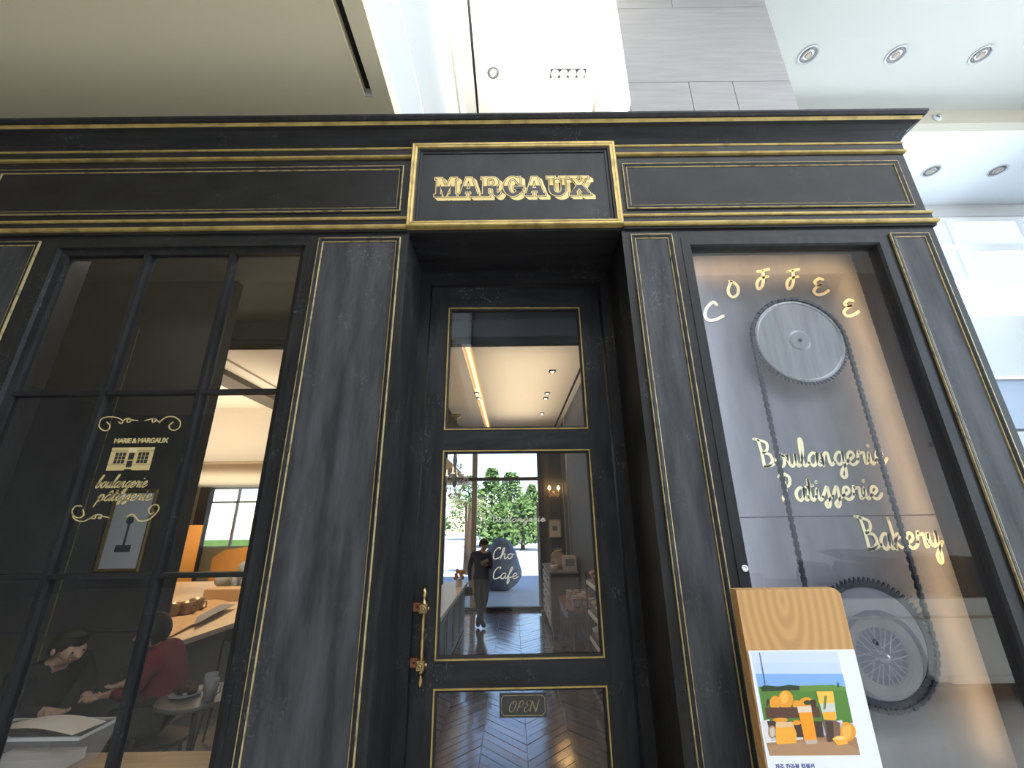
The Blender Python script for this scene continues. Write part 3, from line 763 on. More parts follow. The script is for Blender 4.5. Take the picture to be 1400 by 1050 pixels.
OPENST = {'O': [[(.45, 1), (.12, .8), (.05, .3), (.35, 0), (.65, .25), (.7, .8), (.45, 1), (.3, .7)]], 'P': [[(.15, 0), (.3, 1)], [(.1, .9), (.5, 1.02), (.68, .75), (.5, .5), (.24, .48)]],
          'E': [[(.68, .95), (.35, 1), (.22, .75), (.45, .55), (.2, .4), (.12, .12), (.35, 0), (.65, .15)]], 'N': [[(-.05, 0), (-.02, 1.0)], [(-.02, 1.0), (.68, .0)], [(.68, .0), (.76, 1.08)]]}
for kk, ch_ in enumerate('OPEN'):
    mb = MB()
    for st in OPENST[ch_]:
        q = cat_rom([(a, b, 0) for a, b in st], 5) if ch_ != 'N' else [Vector((a, b, 0)) for a, b in st]
        for dd in (0, .012):
            mb.ribbon([((bx0+bx1)/2-.095+kk*.045+v.x*.052+.018*v.y+dd*.25, bz0+.03+v.y*.058+dd*.1) for v in q], .0022, .5392, .541)
    mb.build('letter', GOLDL, op, off=A)
for xx in (bx0+.04, bx1-.04): MB().tube([(xx, .544, bz1), (xx, .549, bz1+.045)], .0012, 5).build('chain', BLACKMETAL, op, off=A)

# ---------------------------------------------------------------- right showcase window
w2 = struct('window_2', 'tall framed showcase window right of the door', 'window')
MB().frame(1.25, 2.75, .4, 3.825, [(0, -.004), (.06, -.004), (.072, .012), (.078, .05), (.078, .11), (0, .11)], 0).build('frame', BLACK, w2)
MB().box(1.326, 2.672, .05, .056, .47, 3.752).build('pane', SHOWGLASS, w2)
q = P(1018, 777, -.004)
MB().lathe([(.018, 0), (.018, -.006), (.010, -.009), (.009, -.006), (.003, -.006)], (q.x, -.003, q.z), axis='y').build('lock_cap', mat('white_plastic', (.85, .85, .85), .4), w2, True)
YP = .30
sp_ = struct('wall_showcase', 'grey back panel of the showcase behind the sprocket', 'wall')
SHOWP = mat('showcase_grey', (.125, .128, .14), .62, var=((.17, .172, .185), (9, 9, 3), 6, .3, .75), bump=.25)
MB().box(1.25, 3.02, YP, YP+.03, 1.885, 3.9).build('panel', SHOWP, sp_)
MB().box(1.25, 3.02, YP, YP+.03, .4, 1.880).build('panel', SHOWP, sp_)
MB().box(1.25, 3.02, YP+.03, YP+.06, .4, 3.9).build('backing', DARKSLOT, sp_)
MB().box(1.25, 3.02, .12, YP, .38, .42).build('ledge', BLACKH, sp_)
# warm strip lights behind the frame (top and right)
WARM = (1, .62, .28)
st = thing('strip_light', 'warm strip light hidden behind the right edge of the showcase frame', 'light', (2.70, .125, 2.2))
MB().box(-.012, .012, -.012, .0, -1.6, 1.5).build('rail', METALG, st)
light('showcase_strip_right', 'AREA', (2.665, .17, 2.15), (-.1, 1, 0), 7.5, WARM, .02, 3.1)
st = thing('strip_light', 'warm strip light hidden behind the top edge of the showcase frame', 'light', (2.0, .125, 3.775))
MB().box(-.66, .66, -.012, .0, -.012, .012).build('rail', METALG, st)
light('showcase_strip_top', 'AREA', (2.0, .17, 3.765), (0, 1, -.1), 3, WARM, 1.3, .02)
st = thing('strip_light', 'cool strip light hidden behind the left edge of the showcase frame', 'light', (1.30, .10, 2.2))
MB().box(-.012, .012, -.012, .0, -1.6, 1.5).build('rail', METALG, st)
light('showcase_strip_left', 'AREA', (1.295, .118, 2.2), (1, .42, 0), 22, (.86, .92, 1), .05, 3.1)

light('showcase_blue_fill', 'AREA', (2.985, .17, 2.15), (-.5, 1, 0), 5, (.55, .72, 1), .03, 3.2)  # no strip here: added fill tinting the panel's right margin blue
def sprocket(name, label, c, r, teeth, ring=False):
    t = thing(name, label, 'sprocket', c)
    if ring:
        MB().lathe([(r*.97, .008), (r*.97, -.004), (r*.88, -.004), (r*.88, .008), (r*.97, .008)], axis='y', seg=64, cap=False).build('rim', CHAINM, t)
        MB().lathe([(r*.885, .004), (r*.885, .0), (.001, .0)], axis='y', seg=48).build('web_plate', SHOWP, t)
    else:
        MB().lathe([(r*.97, .008), (r*.97, -.004), (r*.93, -.006), (r*.90, -.002), (r*.25, -.002), (r*.2, -.006), (.001, -.006)][::1], axis='y', seg=64).build('disc', STEEL, t)
    mb = MB()
    for k in range(teeth):
        a = 2*PI*k/teeth; da = PI/teeth*.55
        p = [(r*.96*math.cos(a-da*1.5), r*.96*math.sin(a-da*1.5)), (r*1.045*math.cos(a-da*.4), r*1.045*math.sin(a-da*.4)), (r*1.045*math.cos(a+da*.4), r*1.045*math.sin(a+da*.4)), (r*.96*math.cos(a+da*1.5), r*.96*math.sin(a+da*1.5))]
        mb.poly(p, -.003, .007)
    mb.build('tooth_ring', CHAINM, t)
    MB().lathe([(.014, .02), (.014, -.012), (.008, -.016), (.001, -.016)], axis='y').build('hub', CHAINM, t, True)
    MB().lathe([(.03, YP-c[1]-.002), (.03, .008)], axis='y').build('axle', CHAINM, t, True)
    return t
YC = .20
cU = P(1094, 466, YC); rU = .325
cU = Vector((2.082, YC, 3.085))
cL = Vector((2.07, YC, 1.195)); rL = .325
sprocket('sprocket_wheel', 'upper grey toothed sprocket disc under the arched word', cU, rU, 72)
sprocket('sprocket_wheel', 'lower open toothed sprocket ring half hidden by the menu board', cL, rL, 72, True)
chn = thing('drive_chain', 'dark roller chain looping round both sprockets in the showcase', 'chain', (2.07, YC, 2.1))
rr_ = rU*1.03
path = [cU + Vector((rr_*math.cos(R(a)), 0, rr_*math.sin(R(a)))) for a in range(0, 181, 6)]
path += [cU.lerp(cL, k/40) + Vector((-rr_, 0, 0)) for k in range(1, 40)]
path += [cL + Vector((rr_*math.cos(R(a)), 0, rr_*math.sin(R(a)))) for a in range(180, 361, 6)]
path += [cL.lerp(cU, k/40) + Vector((rr_, 0, 0)) for k in range(1, 40)]
# resample into links
seg = []; L = 0.; closed = path + [path[0]]
for a, b in zip(closed[:-1], closed[1:]): seg.append((L, a, b)); L += (b-a).length
nl = 240
def at_len(s):
    s %= L
    for (l0, a, b) in reversed(seg):
        if s >= l0: return a.lerp(b, (s-l0)/max((b-a).length, 1e-9))
for k in range(nl):
    a = at_len(k*L/nl); b = at_len((k+1)*L/nl)
    d = (b-a).normalized(); n_ = Vector((-d.z, 0, d.x))
    if k % 2 == 0: yy, hw, t0 = (-.012, .012), .011, 0.
    else: yy, hw, t0 = (-.008, .008), .008, .0
    a2, b2 = a-d*.003, b+d*.003
    q = [a2-n_*hw, b2-n_*hw, b2+n_*hw, a2+n_*hw]
    vs = [(v.x-2.07, v.y+yy[0]-YC, v.z-2.1) for v in q] + [(v.x-2.07, v.y+yy[1]-YC, v.z-2.1) for v in q]
    MB().add(vs, [(0, 1, 2, 3), (7, 6, 5, 4), (0, 4, 5, 1), (1, 5, 6, 2), (2, 6, 7, 3), (3, 7, 4, 0)]).build('link', CHAINM, chn)

def wall_word(name, label):
    return thing(name, label, 'lettering', (2.0, YP-.004, 2.0))
lo = (2.0, YP-.004, 2.0)
yl0, yl1 = YP-.006, YP-.001
t = wall_word('wall_lettering', 'pale gold handwritten COFFEE arched above the upper sprocket')
def letter_px(strokes, pen=.022):
    mb = MB()
    for s in strokes:
        pp = cat_rom([(*[(q.x, q.z) for q in [P(u, v, yl0)]][0], 0) for u, v in s], 6)
        mb.ribbon([(q.x, q.y) for q in pp], pen, yl0, yl1)
    mb.build('letter', CREAMLET, t, off=lo)
letter_px([[(980, 416), (975, 413), (967, 420), (964, 430), (968, 437), (978, 437), (989, 432)]])
letter_px([[(1000, 385), (996, 394), (997, 402), (1003, 406), (1009, 401), (1009, 392), (1003, 386), (998, 384)]])
for dx in (0, 41):
    letter_px([[(1036+dx, 371), (1043+dx, 370), (1051+dx, 368)], [(1043+dx, 370), (1044+dx, 382), (1042+dx, 391), (1037+dx, 395), (1035+dx, 388), (1039+dx, 381), (1050+dx, 378)]])
for dx, dy in ((0, 0), (41, 29)):
    letter_px([[(1125+dx, 382+dy), (1119+dx, 381+dy), (1114+dx, 386+dy), (1118+dx, 390+dy), (1124+dx, 388+dy), (1117+dx, 392+dy), (1113+dx, 398+dy), (1118+dx, 403+dy), (1127+dx, 401+dy), (1133+dx, 397+dy)]])
def px_word(word, a, b, xh, label, name='wall_lettering', pen=.02):
    t = wall_word(name, label)
    A_, B_ = P(*a, yl0), P(*b, yl0)
    script_word(word, A_.x, B_.x, A_.z, xh, pen, yl0, yl1, t, CREAMLET, lo, 0, (B_.z-A_.z)/(B_.x-A_.x))
    return t
px_word('Boulangerie', (1041, 639), (1214, 634), .088, 'pale gold handwritten Boulangerie, the highest of three words below the sprocket', pen=.018)
px_word('Patisserie', (1072, 685), (1207, 682), .082, 'pale gold handwritten Patisserie, the middle of three words below the sprocket', pen=.018)
px_word('Bakery', (1184, 752), (1291, 748), .092, 'pale gold handwritten Bakery, the lowest word beside the chain', pen=.019)

# ---------------------------------------------------------------- menu stand
ms = thing('menu_stand', 'honey coloured wooden menu board with a juice poster by the showcase', 'menu stand', (1.33, -.27, 0))
mo = (1.33, -.27, 0)
MX0, MX1, MY0, MY1, MZ = 1.077, 1.578, -.30, -.24, 1.548
MB().poly([(MX0, .0), (MX1, .0), (MX1, MZ-.02), (MX1-.02, MZ), (MX0, MZ)], MY0, MY1).build('board', OAK, ms, off=mo)
MB().box(MX0-.06, MX1+.06, MY0-.15, MY1+.15, 0, .03).build('base', OAK, ms, off=mo)
MB().box(MX0+.006, MX1-.003, MY0-.006, MY0, .25, 1.293).build('poster', mat('poster_paper', (.80, .82, .88), .4), ms, off=mo)
pr = bpy.data.objects.new('poster_print', None)
pm = MB(); PMAT = []
def pcol(name, c, r=.4):
    m = mat('print_'+name, c, r)
    if m not in PMAT: PMAT.append(m)
    return PMAT.index(m)
ypr = [MY0-.0062]
def pp_(pts, name, c):
    # zoom-crop coordinates (crop 980,790..1230,1050 shown at 1010 x 1050)
    y = ypr[0]; ypr[0] -= .00006
    out = [P(980+a*250/1010, 790+b*260/1050, MY0-.006) for a, b in pts]
    pm.add([(q.x, y, q.z) for q in out], [tuple(range(len(out)))], pcol(name, c))
def circ(cx, cy, rx, ry, a0=0, a1=360, n=14): return [(cx+rx*math.cos(R(a0+(a1-a0)*k/n)), cy-ry*math.sin(R(a0+(a1-a0)*k/n))) for k in range(n+1)]
pp_([(188, 408), (664, 406), (792, 978), (292, 982)], 'sky', (.55, .66, .84))
pp_([(188, 408), (664, 406), (680, 470), (202, 470)], 'sky_top', (.62, .70, .86))
pp_([(215, 530), (694, 530), (712, 600), (228, 604)], 'sea', (.22, .42, .78))
pp_([(228, 600), (709, 600), (752, 800), (262, 800)], 'grass', (.09, .22, .035))
pp_([(228, 600), (460, 596), (640, 590), (705, 600), (708, 622), (232, 628)], 'far_grass', (.13, .26, .05))
pp_([(240, 606), (262, 592), (340, 600), (400, 590), (455, 596), (458, 620), (250, 628)], 'hedge', (.03, .05, .025))
pp_([(232, 412), (238, 412), (270, 588), (262, 588)], 'pole', (.06, .12, .22))
pp_([(664, 578), (672, 576), (676, 602), (664, 602)], 'pine', (.02, .06, .08))
pp_([(270, 900), (600, 870), (770, 880), (792, 978), (292, 982)], 'table', (.36, .19, .10))
pp_([(285, 925), (520, 900), (700, 905), (786, 950), (792, 978), (292, 982)], 'table_front', (.42, .24, .13))
pp_([(250, 790), (290, 780), (300, 900), (480, 870), (475, 892), (270, 912)], 'cloth', (.72, .70, .70))
pp_([(650, 790), (690, 785), (705, 810), (690, 850)], 'cloth', (.72, .70, .70))
pp_([(292, 690), (278, 712), (272, 690), (282, 660)], 'crate', (.06, .03, .02))
for cx, cy, rx, ry in ((322, 690, 30, 40), (380, 672, 42, 52), (440, 700, 22, 26), (495, 690, 42, 32), (350, 785, 40, 20), (440, 800, 26, 16)):
    pp_(circ(cx, cy, rx, ry), 'orange', (.82, .33, .03))
pp_(circ(372, 660, 22, 34), 'orange_light', (.90, .46, .08)); pp_(circ(500, 688, 22, 14), 'leaf_spot', (.05, .07, .02))
pp_([(266, 716), (560, 712), (576, 770), (276, 776)], 'crate_slat', (.10, .045, .028))
pp_([(276, 790), (580, 792), (592, 880), (300, 880)], 'crate', (.06, .03, .02))
for cx, cy, rx, ry in ((350, 785, 36, 14), (440, 800, 24, 12)): pp_(circ(cx, cy, rx, ry), 'orange', (.82, .33, .03))
pp_([(515, 672), (545, 672), (550, 716), (520, 716)], 'crate', (.06, .03, .02))
pp_([(326, 795), (416, 793), (440, 860), (438, 912), (330, 918), (322, 860)], 'jug', (.88, .40, .04))
pp_([(326, 795), (416, 793), (424, 822), (323, 826)], 'jug_top', (.74, .50, .26))
pp_(circ(304, 850, 22, 36), 'jug_handle', (.42, .26, .16)); pp_(circ(306, 850, 14, 27), 'jug_gap', (.60, .52, .46))
pp_([(446, 722), (520, 718), (552, 896), (484, 900)], 'juice', (.90, .32, .015))
pp_([(442, 708), (520, 706), (523, 740), (448, 744)], 'glass_rim', (.75, .60, .45)); pp_([(484, 896), (552, 892), (554, 914), (492, 918)], 'glass_base', (.55, .42, .34))
pp_([(548, 626), (640, 624), (660, 770), (655, 786), (590, 782)], 'soda', (.62, .62, .56))
pp_([(548, 626), (640, 624), (648, 690), (564, 694)], 'soda_fruit', (.86, .52, .08)); pp_([(580, 742), (656, 738), (656, 784), (592, 782)], 'soda_bottom', (.90, .42, .03))
pp_([(592, 650), (606, 650), (600, 720), (586, 730)], 'soda_leaf', (.16, .20, .05))
pp_([(580, 784), (655, 788), (680, 800), (676, 890), (612, 906)], 'log', (.20, .11, .07)); pp_([(596, 790), (640, 792), (646, 900), (612, 904)], 'log_dark', (.07, .04, .03))
pp_(circ(722, 850, 44, 52), 'orange', (.82, .33, .03)); pp_(circ(716, 845, 26, 46), 'orange_light', (.90, .46, .08)); pp_([(690, 800), (712, 792), (738, 806), (700, 820)], 'orange', (.82, .33, .03))
pp_([(634, 888), (660, 870), (715, 880), (722, 914), (668, 926)], 'segment', (.92, .42, .05)); pp_([(640, 884), (680, 870), (712, 880), (680, 896)], 'segment_light', (.96, .62, .22))
po = pm.build('poster_print', PMAT, ms, off=mo, recalc=False)
q = P(1061, 1053, MY0-.0075)
bfont('제주 한라봉 컬렉션', 'poster_text', mat('print_blue', (.03, .05, .25), .5), ms, q.x, MY0-.0065, q.z+.003, .0215, off=mo, extrude=.0003, bold=.0004)

# ================================================================== SHOP INTERIOR
Z_C, Z_N = 4.125, 4.5
fl = struct('floor_shop', 'dark herringbone wood floor inside the shop', 'floor')
MB().box(-11, 1.3, .6, 7.75, -.05, -.012).build('subfloor', WALNUT, fl)
MB().box(-12, -1.3, .45, 11.2, -.05, .0).build('tile_field', TILEFLOOR, fl)
# herringbone blocks, the nearest 300 one by one, the rest as one mesh
PW_, HW = .132, .20         # spacing along the room, half width of a chevron leg
PLK = [mat('oak_block_%s' % n, c, .2, var=(c2, (4, 4, 4), 4, .3, .7)) for n, c, c2 in (('a', (.085, .040, .022), (.14, .068, .036)), ('b', (.055, .027, .017), (.09, .044, .026)), ('c', (.12, .060, .032), (.18, .092, .05)))]
for m_ in PLK:
    b_ = m_.node_tree.nodes['Principled BSDF']
    b_.inputs['Coat Weight'].default_value = 1; b_.inputs['Coat IOR'].default_value = 1.8; b_.inputs['Coat Roughness'].default_value = .12
def plank_pts(sgn, z):
    g, h = .003, PW_/2-.0045
    return [(-HW+g, -sgn*HW-h, z), (HW-g, sgn*HW-h, z), (HW-g, sgn*HW+h, z), (-HW+g, -sgn*HW+h, z)]
protos = {}
blocks = []
for i in range(-8, 60):
    for j in range(-3, 3):
        for sgn in (-1, 1):
            px_ = .10 + j*4*HW + sgn*HW
            py_ = .9 + i*PW_
            if -1.28 < px_ < 1.2 and .75 < py_ < 7.6: blocks.append((py_, px_, sgn))
blocks.sort()
rest = MB()
for k, (y, x, sgn) in enumerate(blocks):
    dz = random.uniform(-.0014, .0010)
    mi = random.randrange(3)
    if k < 298:
        if (sgn, mi) not in protos:
            o = protos[(sgn, mi)] = MB().hexa(plank_pts(sgn, -.012), plank_pts(sgn, 0)).build('plank', PLK[mi], fl)
        else: o = share(protos[(sgn, mi)], fl)
        o.location = (x, y, dz); o.rotation_euler = (random.uniform(-.009, .009), random.uniform(-.009, .009), 0)
    else:
        rest.hexa([(p_[0]+x, p_[1]+y, p_[2]) for p_ in plank_pts(sgn, -.012)], [(p_[0]+x, p_[1]+y, p_[2]+dz) for p_ in plank_pts(sgn, 0)], mi)
ro = rest.build('planks_beyond', PLK, fl); ro['kind'] = 'stuff'

# walls
wsr = struct('wall_shop_right', 'slate grey panelled right wall inside the shop', 'wall')
MB().box(1.2, 1.25, .6, 7.75, 0, Z_N).build('panel', GREYSHOP, wsr)
MB().box(1.175, 1.2, 6.55, 6.62, .9, 4.1).box(1.175, 1.2, 7.3, 7.36, .9, 4.1).build('wall_moulding', GREYW, wsr)
wsb = struct('wall_shop_back', 'slate grey back wall of the shop with the glazed garden door', 'wall')
BX0, BX1 = -1.62, .60
MB().box(BX1+.09, 1.25, 7.75, 7.95, 0, 4.86).build('panel', GREYSHOP, wsb)
MB().box(BX1+.16, BX1+.30, 7.735, 7.75, .1, 4.1).build('pilaster_strip', mat('taupe_strip', (.13, .12, .11), .7), wsb)
MB().box(-2.2, BX0-.06, 7.75, 7.95, 0, 4.86).build('panel', GREYSHOP, wsb)
MB().box(-14, 3.2, 7.96, 8.2, 4.3, 11.75).build('upper_wall', GREYW, wsb)
MB().box(BX0-.06, BX1+.09, 7.75, 7.95, 3.95, 4.86).build('header', CREAMWALL, wsb)
BAS = struct('baseboard_back', 'dark baseboard under the slate back wall', 'baseboard')
MB().box(BX1+.09, 1.2, 7.72, 7.75, 0, .16).build('board', NAVY, BAS)
d2 = struct('door_2', 'tall glazed garden door with dark transom at the back of the shop', 'door')
FR = mat('bronze_frame', (.07, .055, .045), .5)
MB().frame(BX0-.06, BX1+.09, 0, 3.95, [(0, 0), (.07, 0), (.07, .12), (0, .12)], 7.73).build('frame', FR, d2)
MB().box(BX0, BX1+.02, 7.74, 7.84, 2.83, 2.91).build('transom', FR, d2)
MB().box(-.98, -.86, 7.74, 7.84, 0.05, 3.9).build('mullion', mat('pale_post', (.52, .50, .46), .6), d2)
MB().box(BX1-.03, BX1+.01, 7.70, 7.74, .1, 2.3).build('steel_edge', METALG, d2)
MB().box(BX0, BX1+.02, 7.70, 7.86, 0, .035).build('threshold', NAVY, d2)
for a, b in ((BX0+.01, -.98), (-.86, BX1+.02)):
    MB().box(a, b, 7.79, 7.80, .05, 2.83).build('pane', GLASS, d2)
    MB().box(a, b, 7.79, 7.80, 2.91, 3.88).build('pane', GLASS, d2)
# ceilings
cs = struct('ceiling_shop', 'cream ceiling of the shop beyond a darker lintel zone', 'ceiling')
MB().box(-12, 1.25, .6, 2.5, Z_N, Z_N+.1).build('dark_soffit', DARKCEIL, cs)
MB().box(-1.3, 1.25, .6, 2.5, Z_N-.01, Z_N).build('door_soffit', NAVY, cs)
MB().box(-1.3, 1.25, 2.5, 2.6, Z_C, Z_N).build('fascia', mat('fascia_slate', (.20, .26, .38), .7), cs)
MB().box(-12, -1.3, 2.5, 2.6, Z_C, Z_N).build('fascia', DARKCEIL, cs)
MB().box(-.53, 1.07, 2.5, 7.75, Z_C, Z_C+.1).box(1.13, 1.25, 2.5, 7.75, Z_C, Z_C+.1).box(-1.3, -.66, 2.5, 7.75, Z_C, Z_C+.1).build('soffit', CREAMCEIL, cs)
MB().box(1.07, 1.13, 2.5, 7.75, Z_C+.04, Z_C+.1).build('slot_diffuser', DARKSLOT, cs)
MB().box(-.66, -.53, 2.5, 7.75, Z_C+.06, Z_C+.1).build('cove_recess', CREAMCEIL, cs)
MB().box(-.615, -.575, 2.55, 7.7, Z_C+.02, Z_C+.045).build('cove_light', mat('warm_cove', (1, .7, .4), .5, emit=((1, .62, .28), 2.2)), cs)
MB().box(-12, -1.3, 2.5, 5.5, Z_C, Z_C+.1).build('soffit', CREAMCEIL, cs)
q0, q1 = PZ(302, 492, Z_C), PZ(388, 560, Z_C)
MB().box(q0.x-.5, q0.x-.12, 2.5, 5.5, Z_C-.12, Z_C).build('dark_beam', mat('brown_beam', (.10, .085, .07), .7), cs)
MB().box(q0.x-.12, q0.x+.12, 2.5, 5.5, Z_C-.03, Z_C).build('beam_moulding', CREAMCEIL, cs)
MB().box(-12, -1.3, 5.5, 5.6, 3.05, Z_C).build('fascia', CREAMCEIL, cs)
MB().box(-12, -1.3, 5.6, 11.2, 3.02, 3.1).build('low_soffit', CEILB, cs)
MB().box(-12, -1.35, 1.38, 1.44, Z_N-.05, Z_N).build('soffit_moulding', NAVY, cs)
def square_light(c, r, label, group):
    t = thing('recessed_light', label, 'ceiling light', c, group)
    MB().frame(-r, r, -r, r, [(0, 0), (r*.3, 0), (r*.3, .02), (0, .02)]).build('trim', BLACKMETAL, t).rotation_euler = (R(-90), 0, 0)
    MB().lathe([(r*.62, 0), (r*.62, -.01), (r*.3, -.03), (.001, -.035)], seg=14).build('lamp', LAMPON, t, True)
ll = [((755, 507), 'square recessed ceiling light nearest the fascia in the shop'), ((748, 537), 'square ceiling light, front one of the right pair in the shop'), ((746, 544), 'square ceiling light, rear one of the right pair in the shop'),
      ((652, 537), 'square ceiling light, front one of the left pair by the warm cove'), ((655, 544), 'square ceiling light, rear one of the left pair by the warm cove'), ((741, 565), 'square ceiling light farthest back in the shop')]
for (u, v), lab in ll: square_light(PZ(u, v, Z_C), .045 if v > 510 else .05, lab, 'square lights on the shop ceiling')
square_light(PZ(685, 438, Z_N-.01), .07, 'square recessed light on the dark soffit just inside the door', None)
square_light(PZ(340, 445, Z_N), .06, 'square recessed light on the dark soffit behind the left window', None)
for (u, v), lab in (((312, 385), 'black ceiling spotlight hanging beside the second mullion'), ((384, 372), 'black ceiling spotlight near the right edge of the left window')):
    c = PZ(u, v, Z_N-.08)
    t = thing('ceiling_spotlight', lab, 'spotlight', (c.x, c.y, Z_N), 'spotlights on the dark soffit')
    MB().lathe([(.05, 0), (.05, -.015), (.012, -.02), (.012, -.05)], seg=12).build('mount', BLACKMETAL, t, True)
    o = MB().lathe([(.02, .06), (.04, .05), (.045, -.06), (.04, -.06), (.036, -.03), (.001, -.03)], seg=14).build('lamp_head', BLACKMETAL, t, True)
    o.location = (0, 0, -.09); o.rotation_euler = (R(35), R(15), 0)

# lamps of the shop, and unseen area lights that lift its ceilings and wall
def lamp(n, loc, e, ang=R(110), col=(1, .82, .6), d=(0, 0, -1), size=.06): light(n, 'SPOT', loc, d, e, col, size, angle=ang)
light('shop_ceiling_glow', 'AREA', (.2, 4.6, 3.6), (0, 0, 1), 25, (1, .84, .62), 1.2, 4)
lamp('shop_lamp', (.95, 6.3, 4.08), 50, R(70))
lamp('table_lamp', (-4.2, 3.6, 4.0), 420, R(75), (1, .72, .42))
lamp('table_lamp', (-6.0, 7.5, 2.95), 260, R(120), (1, .68, .36))
light('cafe_ceiling_glow', 'AREA', (-5.5, 4.2, 2.9), (0, 0, 1), 90, (1, .88, .7), 4, 2)
light('cafe_ceiling_glow', 'AREA', (-7.5, 8.5, 2.2), (0, 0, 1), 60, (1, .92, .78), 4, 3)

light('cafe_wall_fill', 'AREA', (-4.2, .22, 3.9), (0, 1, -1.1), 34, (1, .97, .92), 5, .15)  # unseen fill added to brighten the charcoal partition
# left cafe room
wcl = struct('wall_cafe', 'charcoal partition with a gold line behind the left window', 'wall')
cxr = -3.08
MB().box(-9, cxr, 1.5, 1.62, 0, Z_N).build('panel', DARKWALL, wcl)
for (u, v), wd in (((170, 490), .008), ((178, 490), .005)):
    g = P(u, v, 1.495)
    MB().box(g.x-wd/2, g.x+wd/2, 1.492, 1.5, .2, 3.9).build('gold_line', GOLDL, wcl)
MB().box(-9, cxr, 1.494, 1.5, 1.02, 1.03).build('panel_joint', NAVY, wcl)
wcb = struct('wall_cafe_rear', 'far cream wall of the cafe with a bright window', 'wall')
wa, wb_ = -9.75, -5.2
MB().box(-12, wa, 11, 11.2, 0, 3.1).build('panel', CREAMWALL, wcb)
MB().box(wb_, -2.2, 11, 11.2, 0, 3.1).build('panel', CREAMWALL, wcb)
MB().box(wa, wb_, 11, 11.2, 0, 1.2).build('panel', CREAMWALL, wcb)
MB().box(-2.3, -2.2, 7.75, 11.2, 0, 4.86).build('side_panel', CREAMWALL, wcb)
MB().box(-12.1, -12, .6, 11.2, 0, 4.86).build('side_panel', CREAMWALL, wcb)
w5 = struct('window_5', 'white framed window with a view of grass at the far end of the cafe', 'window')
MB().frame(wa, wb_, 1.2, 3.05, [(0, 0), (.07, 0), (.07, .1), (0, .1)], 11.02).build('frame', WHITE, w5)
for x in (-8.75, -7.75, -6.7): MB().box(x-.03, x+.03, 11.03, 11.1, 1.27, 2.98).build('mullion', WHITE, w5)
MB().box(wa+.07, wb_-.07, 11.03, 11.1, 2.55, 2.61).build('transom', WHITE, w5)
MB().box(wa+.05, wb_-.05, 11.06, 11.065, 1.25, 3.0).build('pane', GLASS, w5)
a = P(276, 668, 10.8); b = P(290, 668, 10.8)
t = struct('trim_2', 'dark timber post beside the far cafe window', 'trim')
MB().box(a.x, b.x, 10.75, 10.95, 0, 3.02).build('post', mat('dark_post', (.08, .065, .055), .6), t)

# framed picture on the partition
fp = thing('framed_picture', 'narrow gold framed picture with pale mount on the charcoal partition', 'picture', (-3.53, 1.49, 1.85))
fo = (-3.53, 1.49, 1.85)
fx0, fx1, fz0, fz1 = -3.735, -3.33, 1.49, 2.21
MB().frame(fx0, fx1, fz0, fz1, [(0, 0), (0, -.02), (.012, -.03), (.03, -.022), (.035, -.008), (.035, 0)], 1.49).build('frame', mat('antique_gold', (.30, .23, .11), .45, .4), fp, off=fo)
MB().box(fx0+.03, fx1-.03, 1.478, 1.488, fz0+.03, fz1-.03).build('mount', mat('pale_mount', (.86, .90, .92), .6), fp, off=fo)
MB().ball((-3.53, 1.477, 1.93), (.035, .002, .035)).box(-3.54, -3.52, 1.4755, 1.478, 1.72, 1.92).box(-3.6, -3.46, 1.4755, 1.478, 1.66, 1.72).build('print', mat('grey_print', (.16, .16, .16), .7), fp, off=fo)
MB().box(fx0+.03, fx1-.03, 1.470, 1.472, fz0+.03, fz1-.03).build('pane', GLASS, fp, off=fo)

# window counter and tub
wc = thing('window_counter', 'narrow oak counter along the inside of the left window', 'counter', (-2.35, .35, 0))
MB().box(-3.3, -1.46, .13, .42, .60, .64).build('worktop', OAKTOP, wc, off=(-2.35, .35, 0))
for x in (-3.2, -2.3, -1.56): MB().box(x-.03, x+.03, .2, .26, 0, .60).build('leg', BLACKMETAL, wc, off=(-2.35, .35, 0))
tb = thing('plastic_tub', 'clear plastic tub of papers standing on the window counter', 'tub', (-2.62, .25, .64))
to = (-2.62, .25, .64)
mb = MB()
bo = [(-2.86, .18), (-2.36, .18), (-2.36, .36), (-2.86, .36)]; tp = [(-2.93, .15), (-2.31, .15), (-2.31, .395), (-2.93, .395)]
for k in range(4):
    k2 = (k+1) % 4
    mb.add([(*bo[k], .645), (*bo[k2], .645), (*tp[k2], .81), (*tp[k], .81)], [(0, 1, 2, 3)])
mb.add([(*p_, .645) for p_ in bo], [(0, 1, 2, 3)])
TUBM = bpy.data.materials.new('clear_tub'); TUBM.use_nodes = True
n_, l_ = TUBM.node_tree.nodes, TUBM.node_tree.links
bs = n_['Principled BSDF']; bs.inputs['Base Color'].default_value = (.8, .8, .8, 1); bs.inputs['Roughness'].default_value = .2
bs.inputs['Alpha'].default_value = .22
mb.build('body', TUBM, tb, off=to, recalc=False)
MB().add([(x, y, z) for z in (.806, .82) for x, y in tp] + [(x*.975-2.62*.025, y*.9+.27*.1, z) for z in (.806, .82) for x, y in tp],
         [(0, 1, 5, 4), (1, 2, 6, 5), (2, 3, 7, 6), (3, 0, 4, 7), (4, 5, 13, 12), (5, 6, 14, 13), (6, 7, 15, 14), (7, 4, 12, 15)]).build('rim', PLASTIC, tb, off=to)
